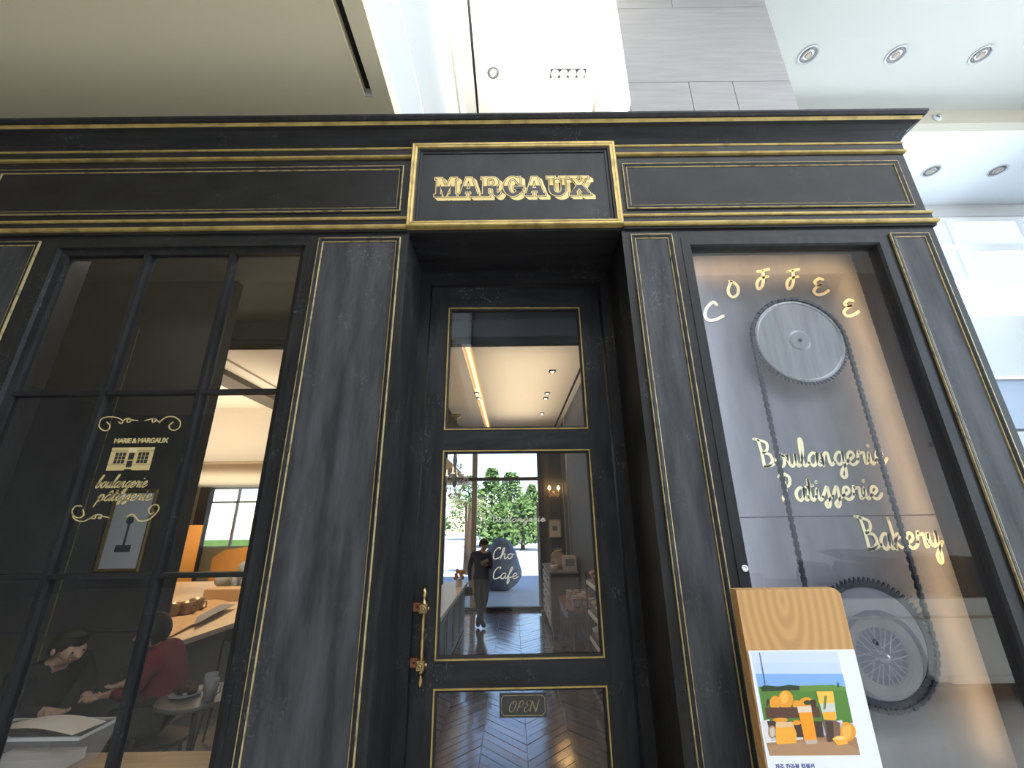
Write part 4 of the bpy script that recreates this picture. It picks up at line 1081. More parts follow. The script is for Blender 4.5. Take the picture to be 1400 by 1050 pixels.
for k, (dz, rz_, m_, lab) in enumerate(((.70, .02, PAPERM, 'stack of cream papers low in the plastic tub'), (.80, -.06, mat('cream_paper', (.74, .66, .54), .8), 'top sheet of cream paper bulging over the tub rim'))):
    pt = thing('paper_stack', lab, 'papers', (-2.62, .27, dz), None, rz_)
    if k == 0: MB().box(-.2, .2, -.07, .07, -.05, .0).build('sheets', m_, pt)
    else:
        g = MB(); N = 8
        vs = [(-.30+.56*i/N, -.09+.19*j/3, .012+.035*math.sin(PI*i/N)-.01*j/3+.012*i/N) for i in range(N+1) for j in range(4)]
        g.add(vs, [(i*4+j, i*4+4+j, i*4+5+j, i*4+j+1) for i in range(N) for j in range(3)]).build('sheet', m_, pt, True)
        MB().box(-.28, -.1, -.095, -.08, .0, .012).build('wooden_clip', mat('clip_wood', (.42, .24, .10), .6), pt)

# long work table in bright light
wt = thing('work_table', 'long cream bakery table in warm lamplight beyond the partition', 'table', (-4.6, 3.8, 0))
wto = (-4.6, 3.8, 0)
MB().hexa([(-7.5, 1.75, .76), (-3.28, 1.75, .76), (-3.06, 6.6, .76), (-7.5, 6.6, .76)], [(-7.5, 1.75, .81), (-3.28, 1.75, .81), (-3.06, 6.6, .81), (-7.5, 6.6, .81)]).build('tabletop', mat('cream_tabletop', (.66, .52, .36), .5), wt, off=wto)
for x, y in ((-3.5, 2.0), (-3.35, 6.3), (-7.2, 2), (-7.2, 6.3)): MB().box(x-.05, x+.05, y-.05, y+.05, 0, .76).build('leg', mat('taupe_leg', (.18, .16, .14), .7), wt, off=wto)
MB().box(-7.3, -3.5, 2.2, 6.2, .0, .7).build('cupboard', mat('taupe_panel', (.16, .15, .135), .7), wt, off=wto)
MB().box(-3.5, -3.47, 2.2, 6.2, .0, .1).build('toe_kick', GREYW, wt, off=wto)
def on_table(u, v): return PZ(u, v, .812)
pg = [on_table(*q) for q in ((208, 884), (262, 858), (318, 828), (300, 818), (232, 838), (212, 850))]
mb = MB(); n = len(pg)
mb.add([(p_.x, p_.y, .813+.03*(k % 2)) for k, p_ in enumerate(pg)] + [(sum(p_.x for p_ in pg)/n, sum(p_.y for p_ in pg)/n, .85)], [(k, (k+1) % n, n) for k in range(n)])
o = mb.build('brown_paper', BROWNP); tag(o, 'crumpled brown wrapping paper spread on the long table', 'wrapping paper')
pg = [on_table(*q) for q in ((264, 862), (296, 846), (322, 832), (300, 834), (268, 850))]
o = MB().add([(p_.x, p_.y, .862+.02*(k % 2)) for k, p_ in enumerate(pg)], [tuple(range(len(pg)))]).build('grey_bag', mat('grey_bag_paper', (.22, .23, .26), .8)); tag(o, 'flat grey paper bag lying over the brown paper', 'bag')
def cup(name, c, r, h, m_, label, cat, group=None, handle=True):
    t = thing(name, label, cat, c, group)
    MB().lathe([(r*.7, 0), (r*.95, h*.3), (r, h), (r*.88, h), (r*.82, h*.3), (.001, h*.15)], seg=14).build('body', m_, t, True)
    if handle: MB().tube([(r*.9, 0, h*.8), (r*1.5, 0, h*.75), (r*1.55, 0, h*.4), (r*.9, 0, h*.25)], r*.12, 6).build('handle', m_, t, True)
    return t
BRZ = mat('bronze_cup', (.34, .22, .12), .3, .6)
for (u, v), lab in (((235, 846), 'bronze teapot at the left end of the long table'), ((252, 844), 'bronze mug right of the teapot on the long table'), ((266, 838), 'bronze mug behind the others on the long table')):
    c = on_table(u, v); cup('bronze_cup', c, .085, .17, BRZ, lab, 'cup', 'bronze cups on the long table')
c = on_table(290, 826)
o = MB().box(c.x-.3, c.x+.25, c.y+.2, c.y+.5, .812, .98).build('bread_box', mat('kraft_box', (.62, .44, .26), .8), bevel=.01); tag(o, 'low kraft box behind the bronze cups', 'box')
c = on_table(325, 812)
t = thing('draped_cloth', 'pale blue cloth bundle draped over the far part of the table', 'cloth', c)
mb = MB()
for k in range(14): mb.ball((random.uniform(-.3, .3)+.12*(k/14), random.uniform(-.3, .3), .11+.32*k/14), (.16-.007*k, .16-.007*k, .10), 8, 5)
mb.build('folds', mat('pale_blue_cloth', (.42, .50, .58), .85), t, True)
# lit shelf cabinet and curved bench at the far end
a, b = P(222, 790, 7.0), P(258, 718, 7.0)
t = thing('shelf_unit', 'warm lit wooden shelf unit with brass panels beyond the partition', 'cabinet', ((a.x+b.x)/2, 7.1, 0))
of_ = ((a.x+b.x)/2, 7.1, 0)
AMB = mat('amber_wood', (.62, .34, .10), .4); YEL = mat('yellow_brass_panel', (.75, .60, .20), .3, .3)
MB().box(a.x, b.x, 7.05, 7.45, 0, b.z).build('carcass', AMB, t, off=of_)
for zz in (.35, .62, .85): MB().box(a.x+.08, b.x-.3, 7.02, 7.05, b.z*zz-.06, b.z*zz+.12).build('brass_panel', YEL, t, off=of_)
MB().box(b.x-.2, b.x, 7.0, 7.05, 0, b.z*1.0).build('stile', OAKTOP, t, off=of_)
a, b = P(283, 772, 8.6), P(352, 745, 8.6)
t = thing('curved_bench', 'orange upholstered bench with a curved back under the far window', 'bench', ((a.x+b.x)/2, 8.8, 0))
of_ = ((a.x+b.x)/2, 8.8, 0)
ORG = mat('orange_upholstery', (.72, .40, .13), .7)
MB().poly([(a.x, .45), (b.x+1, .45), (b.x+1, b.z)] + [(a.x+.25+(b.x-a.x+.5)*(1-k/6), b.z-.02*k*k/6) for k in range(7)] + [(a.x, b.z-.3)], 8.75, 8.95).build('back', ORG, t, off=of_)
MB().box(a.x, b.x+1, 8.25, 8.78, .3, .5).build('seat', ORG, t, off=of_, bevel=.03)
MB().box(a.x+.05, b.x+.95, 8.3, 8.9, 0, .3).build('plinth', OAKTOP, t, off=of_)

# cafe table, cups, chairs
ct = thing('cafe_table', 'small round grey cafe table with cups near the left window', 'table', (-2.27, 1.0, 0))
MB().lathe([(.001, .69), (.24, .69), (.255, .705), (.25, .72), (.001, .72)], seg=28).build('tabletop', mat('grey_tabletop', (.11, .11, .105), .3), ct)
MB().lathe([(.02, .03), (.02, .69)], seg=10).build('stem', BLACKMETAL, ct, True)
MB().lathe([(.19, 0), (.19, .012), (.03, .035)], seg=20).build('foot', BLACKMETAL, ct, True)
for (x, y), h, lab in (((-2.22, 1.02), .13, 'tall grey cup standing on the cafe table'), ((-2.13, .90), .13, 'second grey cup at the right rim of the cafe table')):
    cup('grey_cup', (x, y, .72), .042, h, CERAM, lab, 'cup', 'grey cups on the cafe table')
t = thing('pastry', 'dark crusty pastry on a plate between the cups', 'pastry', (-2.37, 1.0, .72))
MB().lathe([(.05, 0), (.1, .012), (.1, .016), (.001, .006)], seg=16).build('plate', CERAM, t, True)
mb = MB()
for k in range(7): mb.ball((.05*math.cos(k), .04*math.sin(k), .035+.01*(k % 3)), (.035, .03, .026), 8, 5)
mb.build('crust', mat('dark_crust', (.05, .022, .010), .7), t, True)
def chair(loc, rz_, label):
    t = thing('cafe_chair', label, 'chair', loc, None, rz_)
    MB().lathe([(.001, .44), (.19, .44), (.2, .455), (.19, .47), (.001, .47)], seg=20).build('seat', BLACKMETAL, t)
    MB().tube([(-.17, .16, .45), (-.18, .2, .7), (-.17, .22, .89), (.17, .22, .89), (.18, .2, .7), (.17, .16, .45)], .011, 6).build('back_frame', BLACKMETAL, t, True)
    MB().box(-.17, .17, .205, .225, .80, .89).build('backrest', BLACKMETAL, t)
    for sx, sy in ((-1, -1), (1, -1), (-1, 1), (1, 1)):
        MB().tube([(sx*.14, sy*.14, .44), (sx*.19, sy*.19, 0)], .011, 6).build('leg', BLACKMETAL, t)
    return t
chair((-2.62, 1.98, 0), R(20), 'black metal chair with open back between cafe table and long table')
chair((-1.86, 1.05, 0), R(-65), 'black metal chair on the near right side of the cafe table')

# ------------------------------------------------------------------ people
def figure(name, label, nodes, edges, mats, loc, rz_=0., group=None, hands=()):
    """nodes {key: (xyz, radius)}, edges [(a, b, material)]: one continuous skinned body"""
    t = thing(name, label, 'person', loc, group, rz_)
    nodes = dict(nodes); edges = list(edges)
    for (wr, d, up, hm) in hands:      # wrist key, direction of the hand, palm normal side vector
        w_, rw = nodes[wr]; w_ = Vector(w_); d = Vector(d).normalized(); s_ = Vector(up).normalized()
        nodes[wr+'p'] = (w_+d*.06, .03); edges.append((wr, wr+'p', hm))
        for f in range(4):
            o_ = s_*(f-1.5)*.02; ln = (.06, .072, .068, .052)[f]
            nodes[wr+'f%d' % f] = (w_+d*.10+o_, .009)
            nodes[wr+'g%d' % f] = (w_+d*(.10+ln*.5)+o_, .0085)
            c_ = d.cross(s_)*.018
            nodes[wr+'h%d' % f] = (w_+d*(.10+ln*.9)+o_+c_, .007)
            edges += [(wr+'p', wr+'f%d' % f, hm), (wr+'f%d' % f, wr+'g%d' % f, hm), (wr+'g%d' % f, wr+'h%d' % f, hm)]
        nodes[wr+'t'] = (w_+d*.05-s_*.042, .010); nodes[wr+'u'] = (w_+d*.085-s_*.058, .008)
        edges += [(wr+'p', wr+'t', hm), (wr+'t', wr+'u', hm)]
    keys = list(nodes); idx = {k: i for i, k in enumerate(keys)}
    me = bpy.data.meshes.new('body')
    me.from_pydata([nodes[k][0] for k in keys], [(idx[a], idx[b]) for a, b, _ in edges], [])
    o = bpy.data.objects.new('body', me); C.objects.link(o)
    md = o.modifiers.new('skin', 'SKIN'); md.use_smooth_shade = True
    lay = me.skin_vertices[0].data
    for k in keys:
        r = nodes[k][1]; lay[idx[k]].radius = (r, r) if not isinstance(r, tuple) else r
        lay[idx[k]].use_root = (k == 'pelvis')
    sb = o.modifiers.new('sub', 'SUBSURF'); sb.levels = 2; sb.render_levels = 2
    dg = bpy.context.evaluated_depsgraph_get()
    m2 = bpy.data.meshes.new_from_object(o.evaluated_get(dg))
    bpy.data.objects.remove(o)
    m2.materials.clear()
    for m_ in mats: m2.materials.append(m_)
    segs = [(Vector(nodes[a][0]), Vector(nodes[b][0]), mi) for a, b, mi in edges]
    for p_ in m2.polygons:
        c = p_.center; best = (1e9, 0)
        for a, b, mi in segs:
            ab = b-a; tt = max(0, min(1, (c-a).dot(ab)/max(ab.length_squared, 1e-9)))
            d = (a+ab*tt-c).length
            if d < best[0]: best = (d, mi)
        p_.material_index = best[1]; p_.use_smooth = True
    ob = bpy.data.objects.new('body', m2); C.objects.link(ob); ob.parent = t
    return t
def face(t, c, fwd, r, m_hair, long=.0, back=.25):
    """hair, eyes, mouth and ears as children; c head centre, fwd look direction"""
    c = Vector(c); f = Vector(fwd).normalized(); up = Vector((0, 0, 1)); s_ = f.cross(up).normalized(); up = s_.cross(f)
    mb = MB(); seg, ring = 16, 10; vs = []
    for i in range(ring+1):
        a = PI*i/ring*(.52 + long)
        for k in range(seg):
            b = 2*PI*k/seg
            fr = math.cos(b)*math.sin(a)          # + is forward
            rad = r*1.12
            v = up*math.cos(a)*1.12 + f*fr*.98 + s_*math.sin(b)*math.sin(a)*.98
            q = c + v*rad - f*r*.10
            if fr > .25 and a > PI*.30: q = c + (q-c)*.80 + up*.03
            vs.append(q)
    mb.add(vs, [(i*seg+k, i*seg+(k+1) % seg, (i+1)*seg+(k+1) % seg, (i+1)*seg+k) for i in range(ring) for k in range(seg)])
    mb.build('hair', m_hair, t, True)
    for sg_ in (-1, 1):
        q = c + f*r*.9 + s_*sg_*r*.36 + up*r*.02
        MB().ball(q, r*.07, 8, 5).build('eye', HAIR, t, True)
        q = c + s_*sg_*r*.97 - up*r*.1
        MB().ball(q, (r*.12, r*.16, r*.26), 8, 5).build('ear', SKIN, t, True)
    MB().ball(c + f*r*.93 - up*r*.52, (r*.26, r*.26, r*.07), 8, 5).build('mouth', mat('lips', (.36, .12, .10), .5), t, True)
def head_nodes(c, fwd, r, neck):
    c = Vector(c); f = Vector(fwd).normalized()
    return {'neck': (neck, .052), 'jaw': (c + f*r*.18 - Vector((0, 0, r*.55)), r*.74), 'head': (c, r*.98), 'crown': (c - f*r*.1 + Vector((0, 0, r*.62)), r*.72),
            'nose': (c + f*r*1.08 - Vector((0, 0, r*.22)), r*.13), 'nosetip': (c + f*r*1.2 - Vector((0, 0, r*.30)), r*.10)}
HEADE = lambda mi: [('chest', 'neck', 0), ('neck', 'jaw', mi), ('jaw', 'head', mi), ('head', 'crown', mi), ('head', 'nose', mi), ('nose', 'nosetip', mi)]
# standing woman looking at her phone
hf = (.72, -.42, -.42)
nd = {'pelvis': ((0, 0, .86), .135), 'belly': ((0, -.01, 1.0), .125), 'chest': ((.0, 0, 1.18), .15),
      'ls': ((-.17, .02, 1.27), .062), 'le': ((-.235, .03, 1.02), .045), 'lw': ((-.215, -.05, .80), .03),
      'rs': ((.16, -.04, 1.27), .062), 're': ((.19, -.13, 1.04), .045), 'rw': ((.12, -.30, 1.10), .03),
      'lh': ((-.08, 0, .80), .105), 'lk': ((-.05, -.03, .44), .068), 'la': ((.02, 0, .09), .05), 'lt': ((.08, -.14, .035), .04),
      'rh': ((.08, 0, .80), .105), 'rk': ((.07, .03, .44), .068), 'ra': ((-.06, .08, .09), .05), 'rt': ((-.04, -.07, .035), .04)}
nd.update(head_nodes((.05, -.02, 1.455), hf, .088, (.015, 0, 1.33)))
ed = [('pelvis', 'belly', 0), ('belly', 'chest', 0), ('chest', 'ls', 0), ('ls', 'le', 0), ('le', 'lw', 0), ('chest', 'rs', 0), ('rs', 're', 0), ('re', 'rw', 0),
      ('pelvis', 'lh', 1), ('lh', 'lk', 1), ('lk', 'la', 1), ('la', 'lt', 3), ('pelvis', 'rh', 1), ('rh', 'rk', 1), ('rk', 'ra', 1), ('ra', 'rt', 3)] + HEADE(2)
wl_ = P(655, 860, 6.25)
wom = figure('person', 'standing person in navy sweater and dark jeans looking down at a phone', nd, ed, [NAVYC, JEANS, SKIN, DARKC], (wl_.x+.03, 6.25, 0),
       hands=(('lw', (.02, -.03, -1), (0, 1, 0), 2), ('rw', (-.3, -.7, .25), (.9, 0, .2), 2)))
face(wom, (.05, -.02, 1.455), hf, .088, HAIR, .16)
ph = thing('phone', 'white phone held by the standing person in navy', 'phone', (wl_.x+.03+.09, 6.25-.42, 1.17))
o = MB().box(-.075, .075, -.005, .005, -.035, .035).build('case', mat('white_phone', (.85, .85, .85), .3), ph, bevel=.004); o.rotation_euler = (R(35), R(-25), 0)
o = MB().box(-.068, .068, .0055, .0065, -.03, .03).build('screen', mat('phone_glass', (.02, .02, .03), .1), ph); o.rotation_euler = (R(35), R(-25), 0)
hbg = thing('handbag', 'small black handbag hanging from the hand of the standing person', 'bag', (wl_.x+.03-.24, 6.18, .55))
MB().poly([(-.09, 0), (.09, 0), (.07, .15), (-.07, .15)], -.04, .04).build('body', DARKC, hbg, bevel=.01)
MB().tube([(-.05, 0, .15), (-.03, 0, .22), (.03, 0, .22), (.05, 0, .15)], .008, 6).build('strap', DARKC, hbg, True)

# two seated guests seen through the left window
def seated(loc, rz_, label, top, head_f, hair_long, lean=.16, h=1.08):
    nd = {'pelvis': ((0, 0, .53), .16), 'belly': ((0, -.05, .66), .16), 'chest': ((0, -lean, .86), .17),
          'ls': ((-.2, -lean, .93), .07), 'le': ((-.25, -lean-.08, .72), .055), 'lw': ((-.14, -lean-.20, .72), .034),
          'rs': ((.2, -lean, .93), .07), 're': ((.25, -lean-.08, .72), .055), 'rw': ((.12, -lean-.20, .72), .034),
          'lh': ((-.1, -.04, .52), .11), 'lk': ((-.13, -.42, .49), .078), 'la': ((-.13, -.40, .09), .05), 'lt': ((-.14, -.54, .035), .04),
          'rh': ((.1, -.04, .52), .11), 'rk': ((.13, -.42, .49), .078), 'ra': ((.13, -.40, .09), .05), 'rt': ((.14, -.54, .035), .04)}
    hc = (0, -lean-.1, h)
    nd.update(head_nodes(hc, head_f, .10, (0, -lean-.03, h-.11)))
    ed = [('pelvis', 'belly', 0), ('belly', 'chest', 0), ('chest', 'ls', 0), ('ls', 'le', 0), ('le', 'lw', 0), ('chest', 'rs', 0), ('rs', 're', 0), ('re', 'rw', 0),
          ('pelvis', 'lh', 1), ('lh', 'lk', 1), ('lk', 'la', 1), ('la', 'lt', 1), ('pelvis', 'rh', 1), ('rh', 'rk', 1), ('rk', 'ra', 1), ('ra', 'rt', 1)] + HEADE(2)
    t = figure('person', label, nd, ed, [top, DARKC, SKIN], loc, rz_, hands=(('lw', (.3, -.9, -.1), (.9, .3, 0), 2), ('rw', (-.3, -.9, -.1), (.9, -.3, 0), 2)))
    face(t, hc, head_f, .10, HAIR, hair_long)
    return t
seated((-3.48, .95, 0), R(82), 'dark haired seated person in black bending forward behind the window counter', DARKC, (0, -.9, -.35), .1, .16, 1.06)
seated((-2.66, 1.28, 0), R(-70), 'seated person in a dark red top with black hair at the cafe table', REDC, (.1, -.9, -.3), .3, .12, 1.10)
def stool(loc, label):
    t = thing('stool', label, 'stool', loc, 'black stools under the seated guests')
    MB().lathe([(.001, .34), (.17, .34), (.18, .355), (.17, .37), (.001, .37)], seg=18).build('seat', BLACKMETAL, t)
    for k in range(4):
        a = PI/4+k*PI/2
        MB().tube([(.11*math.cos(a), .11*math.sin(a), .34), (.16*math.cos(a), .16*math.sin(a), 0)], .012, 6).build('leg', BLACKMETAL, t)
stool((-3.48, .95, 0), 'black stool under the guest in black'); stool((-2.66, 1.28, 0), 'black stool under the guest in red')

# photographer in front of the door, seen as a reflection
nd = {'pelvis': ((0, 0, .92), .16), 'belly': ((0, 0, 1.08), .155), 'chest': ((0, 0, 1.28), .17), 'hem': ((0, 0, .62), .24), 'hem2': ((0, 0, .42), .27),
      'ls': ((-.19, 0, 1.40), .065), 'le': ((-.36, .14, 1.46), .05), 'lw': ((-.09, .34, 1.74), .032),
      'rs': ((.19, 0, 1.40), .065), 're': ((.38, .14, 1.46), .05), 'rw': ((.27, .34, 1.74), .032),
      'lk': ((-.1, 0, .36), .06), 'la': ((-.1, 0, .09), .045), 'lt': ((-.11, .14, .035), .04),
      'rk': ((.1, 0, .36), .06), 'ra': ((.1, 0, .09), .045), 'rt': ((.11, .14, .035), .04)}
pf = (.06, .98, .1)
nd.update(head_nodes((.02, .02, 1.60), pf, .095, (0, 0, 1.46)))
ed = [('pelvis', 'belly', 0), ('belly', 'chest', 0), ('chest', 'ls', 0), ('ls', 'le', 0), ('le', 'lw', 1), ('chest', 'rs', 0), ('rs', 're', 0), ('re', 'rw', 1),
      ('pelvis', 'hem', 0), ('hem', 'hem2', 0), ('hem2', 'lk', 1), ('lk', 'la', 1), ('la', 'lt', 2), ('hem2', 'rk', 1), ('rk', 'ra', 1), ('ra', 'rt', 2)] + HEADE(1)
pho = figure('person', 'photographer in a long grey dress holding up a phone, mirrored in the door glass', nd, ed, [GREYDRESS, SKIN, SHOE], (-.09, -2.96, 0),
       hands=(('lw', (.15, .1, .9), (1, 0, 0), 1), ('rw', (-.15, .1, .9), (-1, 0, 0), 1)))
face(pho, (.02, .02, 1.60), pf, .095, HAIR, .3)
ph = thing('phone', 'dark phone held up by the photographer', 'phone', (0, -2.58, 1.87))
MB().box(-.085, .085, -.005, .004, -.04, .045).build('case', BLACKMETAL, ph, bevel=.003)
MB().lathe([(.012, .004), (.012, .007), (.008, .0075)], (-.05, 0, .02), axis='y', seg=12).build('lens', METALG, ph)

# ------------------------------------------------------------------ right side of the shop
sc_ = thing('wall_sconce', 'two armed crystal wall light glowing on the slate back wall', 'wall light', (1.0, 7.75, 2.53))
MB().lathe([(.05, 0), (.05, -.015), (.02, -.03)], axis='y', seg=14).build('backplate', BRASS, sc_, True)
for s_ in (-1, 1):
    MB().tube([(0, -.02, 0), (s_*.05, -.08, -.05), (s_*.11, -.1, -.02), (s_*.11, -.1, .02)], .008, 6).build('arm', BRASS, sc_, True)
    MB().lathe([(.03, .02), (.012, .03), (.012, .06)], (s_*.11, -.1, 0), seg=10).build('candle', BRASS, sc_, True)
    MB().lathe([(.001, .06), (.028, .075), (.034, .10), (.018, .14), (.001, .16)], (s_*.11, -.1, 0), seg=12).build('bulb', mat('candle_bulb', (1, .7, .4), .3, emit=((1, .58, .2), 14)), sc_, True)
mb = MB()
for k in range(20):
    a = 2*PI*k/20
    mb.lathe([(.001, 0), (.009, -.015), (.001, -.045)], (.11*math.cos(a), -.1+.05*math.sin(a), -.03-.02*(k % 3)), seg=6)
mb.build('crystal_drops', mat('crystal', (.7, .55, .4), .1, .3), sc_)
light('sconce_glow', 'POINT', (1.0, 7.5, 2.62), (0, 0, -1), 2, (1, .6, .25), size=.05)
fp2 = thing('framed_picture', 'small cream framed print below the sconce on the back wall', 'picture', (.99, 7.74, 1.71))
MB().frame(-.145, .145, -.2, .2, [(0, .01), (0, -.02), (.02, -.025), (.025, -.01), (.025, .01)]).build('frame', mat('cream_frame', (.60, .50, .36), .5), fp2)
MB().box(-.125, .125, -.008, .008, -.18, .18).build('mount', PAPERM, fp2)
MB().box(-.05, .05, -.010, -.006, -.05, .06).build('print', mat('blue_print', (.20, .26, .34), .6), fp2)

cb = thing('drawer_cabinet', 'dark cabinet with rows of white baskets against the right wall', 'cabinet', (.92, 6.2, 0))
co = (.92, 6.2, 0)
ex0, ex1, ey0, ey1, eh = .66, 1.165, 5.5, 7.2, .98
MB().box(ex0, ex1, ey0, ey1, .08, eh).build('carcass', WALNUT, cb, off=co)
MB().box(ex0-.03, ex1, ey0-.03, ey1+.03, eh, eh+.03).build('top', mat('grey_top', (.25, .24, .26), .35), cb, off=co)
for x, y in ((ex0+.04, ey0+.05), (ex1-.04, ey0+.05), (ex0+.04, ey1-.05), (ex1-.04, ey1-.05)): MB().box(x-.03, x+.03, y-.03, y+.03, 0, .08).build('foot', WALNUT, cb, off=co)
BSK = mat('white_basket', (.70, .72, .78), .7)
for r_ in range(3):
    for c_ in range(3):
        y = ey0+.06+c_*.54; z = .14+r_*.28
        b_ = MB().box(ex0-.03, ex0+.0, y, y+.48, z, z+.22).build('basket', BSK, cb, off=co, bevel=.008)
        MB().box(ex0-.04, ex0-.03, y+.16, y+.32, z+.14, z+.17).build('basket_handle', WALNUT, b_, off=co)
# on the cabinet: mirror clock, boxes
t = thing('mantel_clock', 'round cream clock with a crown standing on the cabinet', 'clock', (.86, 5.95, eh+.03))
MB().lathe([(.14, .02), (.15, 0), (.14, -.02), (.125, -.025), (.001, -.022)], (0, 0, .19), axis='y', seg=28).build('case', BRASS, t, True)
MB().lathe([(.12, -.026), (.001, -.028)], (0, 0, .19), axis='y', seg=24).build('dial', mat('cream_dial', (.62, .50, .38), .5), t)
MB().box(-.1, .1, -.05, .05, 0, .05).build('foot', BRASS, t)
mb = MB()
for k in range(5): mb.poly([(-.06+.03*k-.012, .33), (-.06+.03*k+.012, .33), (-.06+.03*k, .38+.02*(k == 2))], -.01, .01)
mb.build('crown', BRASS, t)
t = thing('gift_box', 'white printed box standing behind the clock on the cabinet', 'box', (1.04, 5.75, eh+.03))
MB().box(-.12, .12, -.08, .08, 0, .25).build('carton', PAPERM, t, bevel=.004)
MB().box(-.08, .08, -.083, -.08, .08, .2).build('label_panel', mat('grey_label', (.35, .34, .34), .7), t)
t = thing('gift_box', 'pair of dark flat boxes stacked beside the white box', 'box', (1.05, 6.4, eh+.03))
MB().box(-.11, .11, -.12, .12, 0, .07).build('carton', NAVY, t); MB().box(-.1, .1, -.11, .11, .07, .12).build('lid', PAPERM, t)
t = thing('small_basket', 'small white basket at the near corner of the cabinet top', 'basket', (.74, 5.62, eh+.03))
MB().lathe([(.05, 0), (.075, .11), (.068, .11), (.045, .01)], seg=16).build('bowl', BSK, t, True)
MB().tube([(-.07, 0, .1), (-.05, 0, .17), (0, 0, .2), (.05, 0, .17), (.07, 0, .1)], .007, 6).build('handle', BSK, t, True)

# display table with turned legs
dt = thing('display_table', 'dark carved display table with turned legs and packets on top', 'table', (.95, 4.3, 0))
dto = (.95, 4.3, 0)
tx0, tx1, ty0, ty1, th = .72, 1.19, 3.75, 5.05, .72
def bowed(x0, x1, y0, y1): return [(x0+.05, y0), (x1, y0), (x1, y1), (x0+.05, y1), (x0, y1-.15), (x0-.02, (y0+y1)/2), (x0, y0+.15)]
def slab(pts, z0, z1):
    n = len(pts); mb = MB()
    return mb.add([(x, y, z0) for x, y in pts]+[(x, y, z1) for x, y in pts], [tuple(range(n))[::-1], tuple(range(n, 2*n))]+[(k, (k+1) % n, n+(k+1) % n, n+k) for k in range(n)])
REDW = mat('polished_mahogany', (.20, .075, .035), .25, var=((.27, .11, .055), (20, 3, 20), 4, .3, .7))
slab(bowed(tx0, tx1, ty0, ty1), th-.03, th).build('tabletop', REDW, dt, off=dto)
slab(bowed(tx0+.03, tx1, ty0+.03, ty1-.03), th-.15, th-.03).build('apron', WALNUT, dt, off=dto)
legp = [(.022, 0), (.03, .02), (.02, .05), (.026, .10), (.018, .14), (.03, .22), (.036, .30), (.024, .38), (.018, .42), (.03, .46), (.03, .57)]
for x, y in ((tx0+.06, ty0+.07), (tx1-.06, ty0+.07), (tx0+.06, ty1-.07), (tx1-.06, ty1-.07)): MB().lathe(legp, (x, y, 0), seg=10).build('leg', WALNUT, dt, True, off=dto)
PK = [mat('packet_white', (.72, .68, .62), .6), mat('packet_brown', (.34, .17, .10), .6), mat('packet_rose', (.55, .32, .26), .6)]
k = 0
rows = ['first', 'second', 'third', 'fourth', 'fifth']; cols = ['nearest the wall', 'in the middle', 'nearest the aisle']
for i in range(5):
    for j in range(3):
        t = thing('packet', 'small upright packet in the %s row of the display table, %s' % (rows[i], cols[j]), 'packet', (1.10-j*.11, 3.95+i*.19, th), 'packets on the display table')
        MB().box(-.045, .045, -.028, .028, 0, .12).build('pouch', PK[(i+j) % 3], t, bevel=.006)
        MB().box(-.03, .03, -.031, -.028, .03, .085).build('print', PK[(i+j+1) % 3], t)
# tall shelf rack with turned posts near the door
rk = thing('shelf_rack', 'dark rack of slanted white edged shelves at the right wall by the door', 'shelf', (1.08, 3.1, 0))
ko = (1.08, 3.1, 0)
for x, y in ((.985, 3.62), (.985, 2.4)): MB().lathe([(.02, 0), (.026, .1), (.017, .2), (.028, .42), (.017, .6), (.024, .75), (.016, .9), (.024, 1.05), (.014, 1.22)], (x, y, 0), seg=10).build('post', WALNUT, rk, True, off=ko)
for z in (.12, .42, .72, 1.08):
    MB().hexa([(1.0, 2.35, z), (1.19, 2.35, z+.08), (1.19, 3.68, z+.08), (1.0, 3.68, z)], [(1.0, 2.35, z+.02), (1.19, 2.35, z+.10), (1.19, 3.68, z+.10), (1.0, 3.68, z+.02)]).build('shelf', WALNUT, rk, off=ko)
    MB().box(.98, 1.0, 2.35, 3.68, z-.005, z+.035).build('shelf_edge', PAPERM, rk, off=ko)
names = ['bottom', 'second', 'third', 'top']
for li, z in enumerate((.12, .42, .72, 1.08)):
    for i in range(3):
        t = thing('small_box', 'little tan and white box on the %s shelf of the rack, %s' % (names[li], ('near end', 'middle', 'far end')[i]), 'box', (1.09, 2.75+i*.33, z+.062), 'boxes on the rack'); t.rotation_euler = (0, R(-22.8), 0)
        MB().box(-.05, .05, -.09, .09, 0, .11).build('carton', [PAPERM, BROWNP, PK[2]][(i+li) % 3], t, bevel=.005)
        MB().box(-.053, -.05, -.05, .05, .03, .08).build('print', PK[1], t)

# ------------------------------------------------------------------ left counter, chandelier
ctr = thing('bakery_counter', 'long bakery counter with a bright white top along the left of the shop', 'counter', (-1.1, 5.2, 0))
cto = (-1.1, 5.2, 0)
MB().box(-1.3, -.93, 3.0, 6.2, .02, .74).build('body', mat('slate_counter', (.11, .125, .15), .5), ctr, off=cto)
MB().box(-1.32, -.88, 2.95, 6.25, .74, .79).build('worktop', mat('white_worktop', (.84, .84, .82), .4), ctr, off=cto)
for k in range(4): MB().frame(0, .62, .1, .66, [(0, 0), (.0, -.012), (.03, -.012), (.03, 0)]).build('panel_frame', mat('slate_frame', (.18, .20, .23), .5), ctr, off=None).matrix_local = Matrix.Translation((-.93-cto[0], 3.15+k*.76-cto[1], 0)) @ Matrix.Rotation(R(90), 4, 'Z')
t = thing('bouquet', 'orange dried flowers standing on the white counter top', 'flowers', (-.98, 5.6, .79))
MB().lathe([(.05, 0), (.06, .06), (.04, .12), (.034, .12), (.03, .02)], seg=14).build('vase', PAPERM, t, True)
mb = MB()
for k in range(16): mb.ball((random.uniform(-.08, .08), random.uniform(-.08, .08), .14+random.uniform(0, .12)), .032, 7, 5)
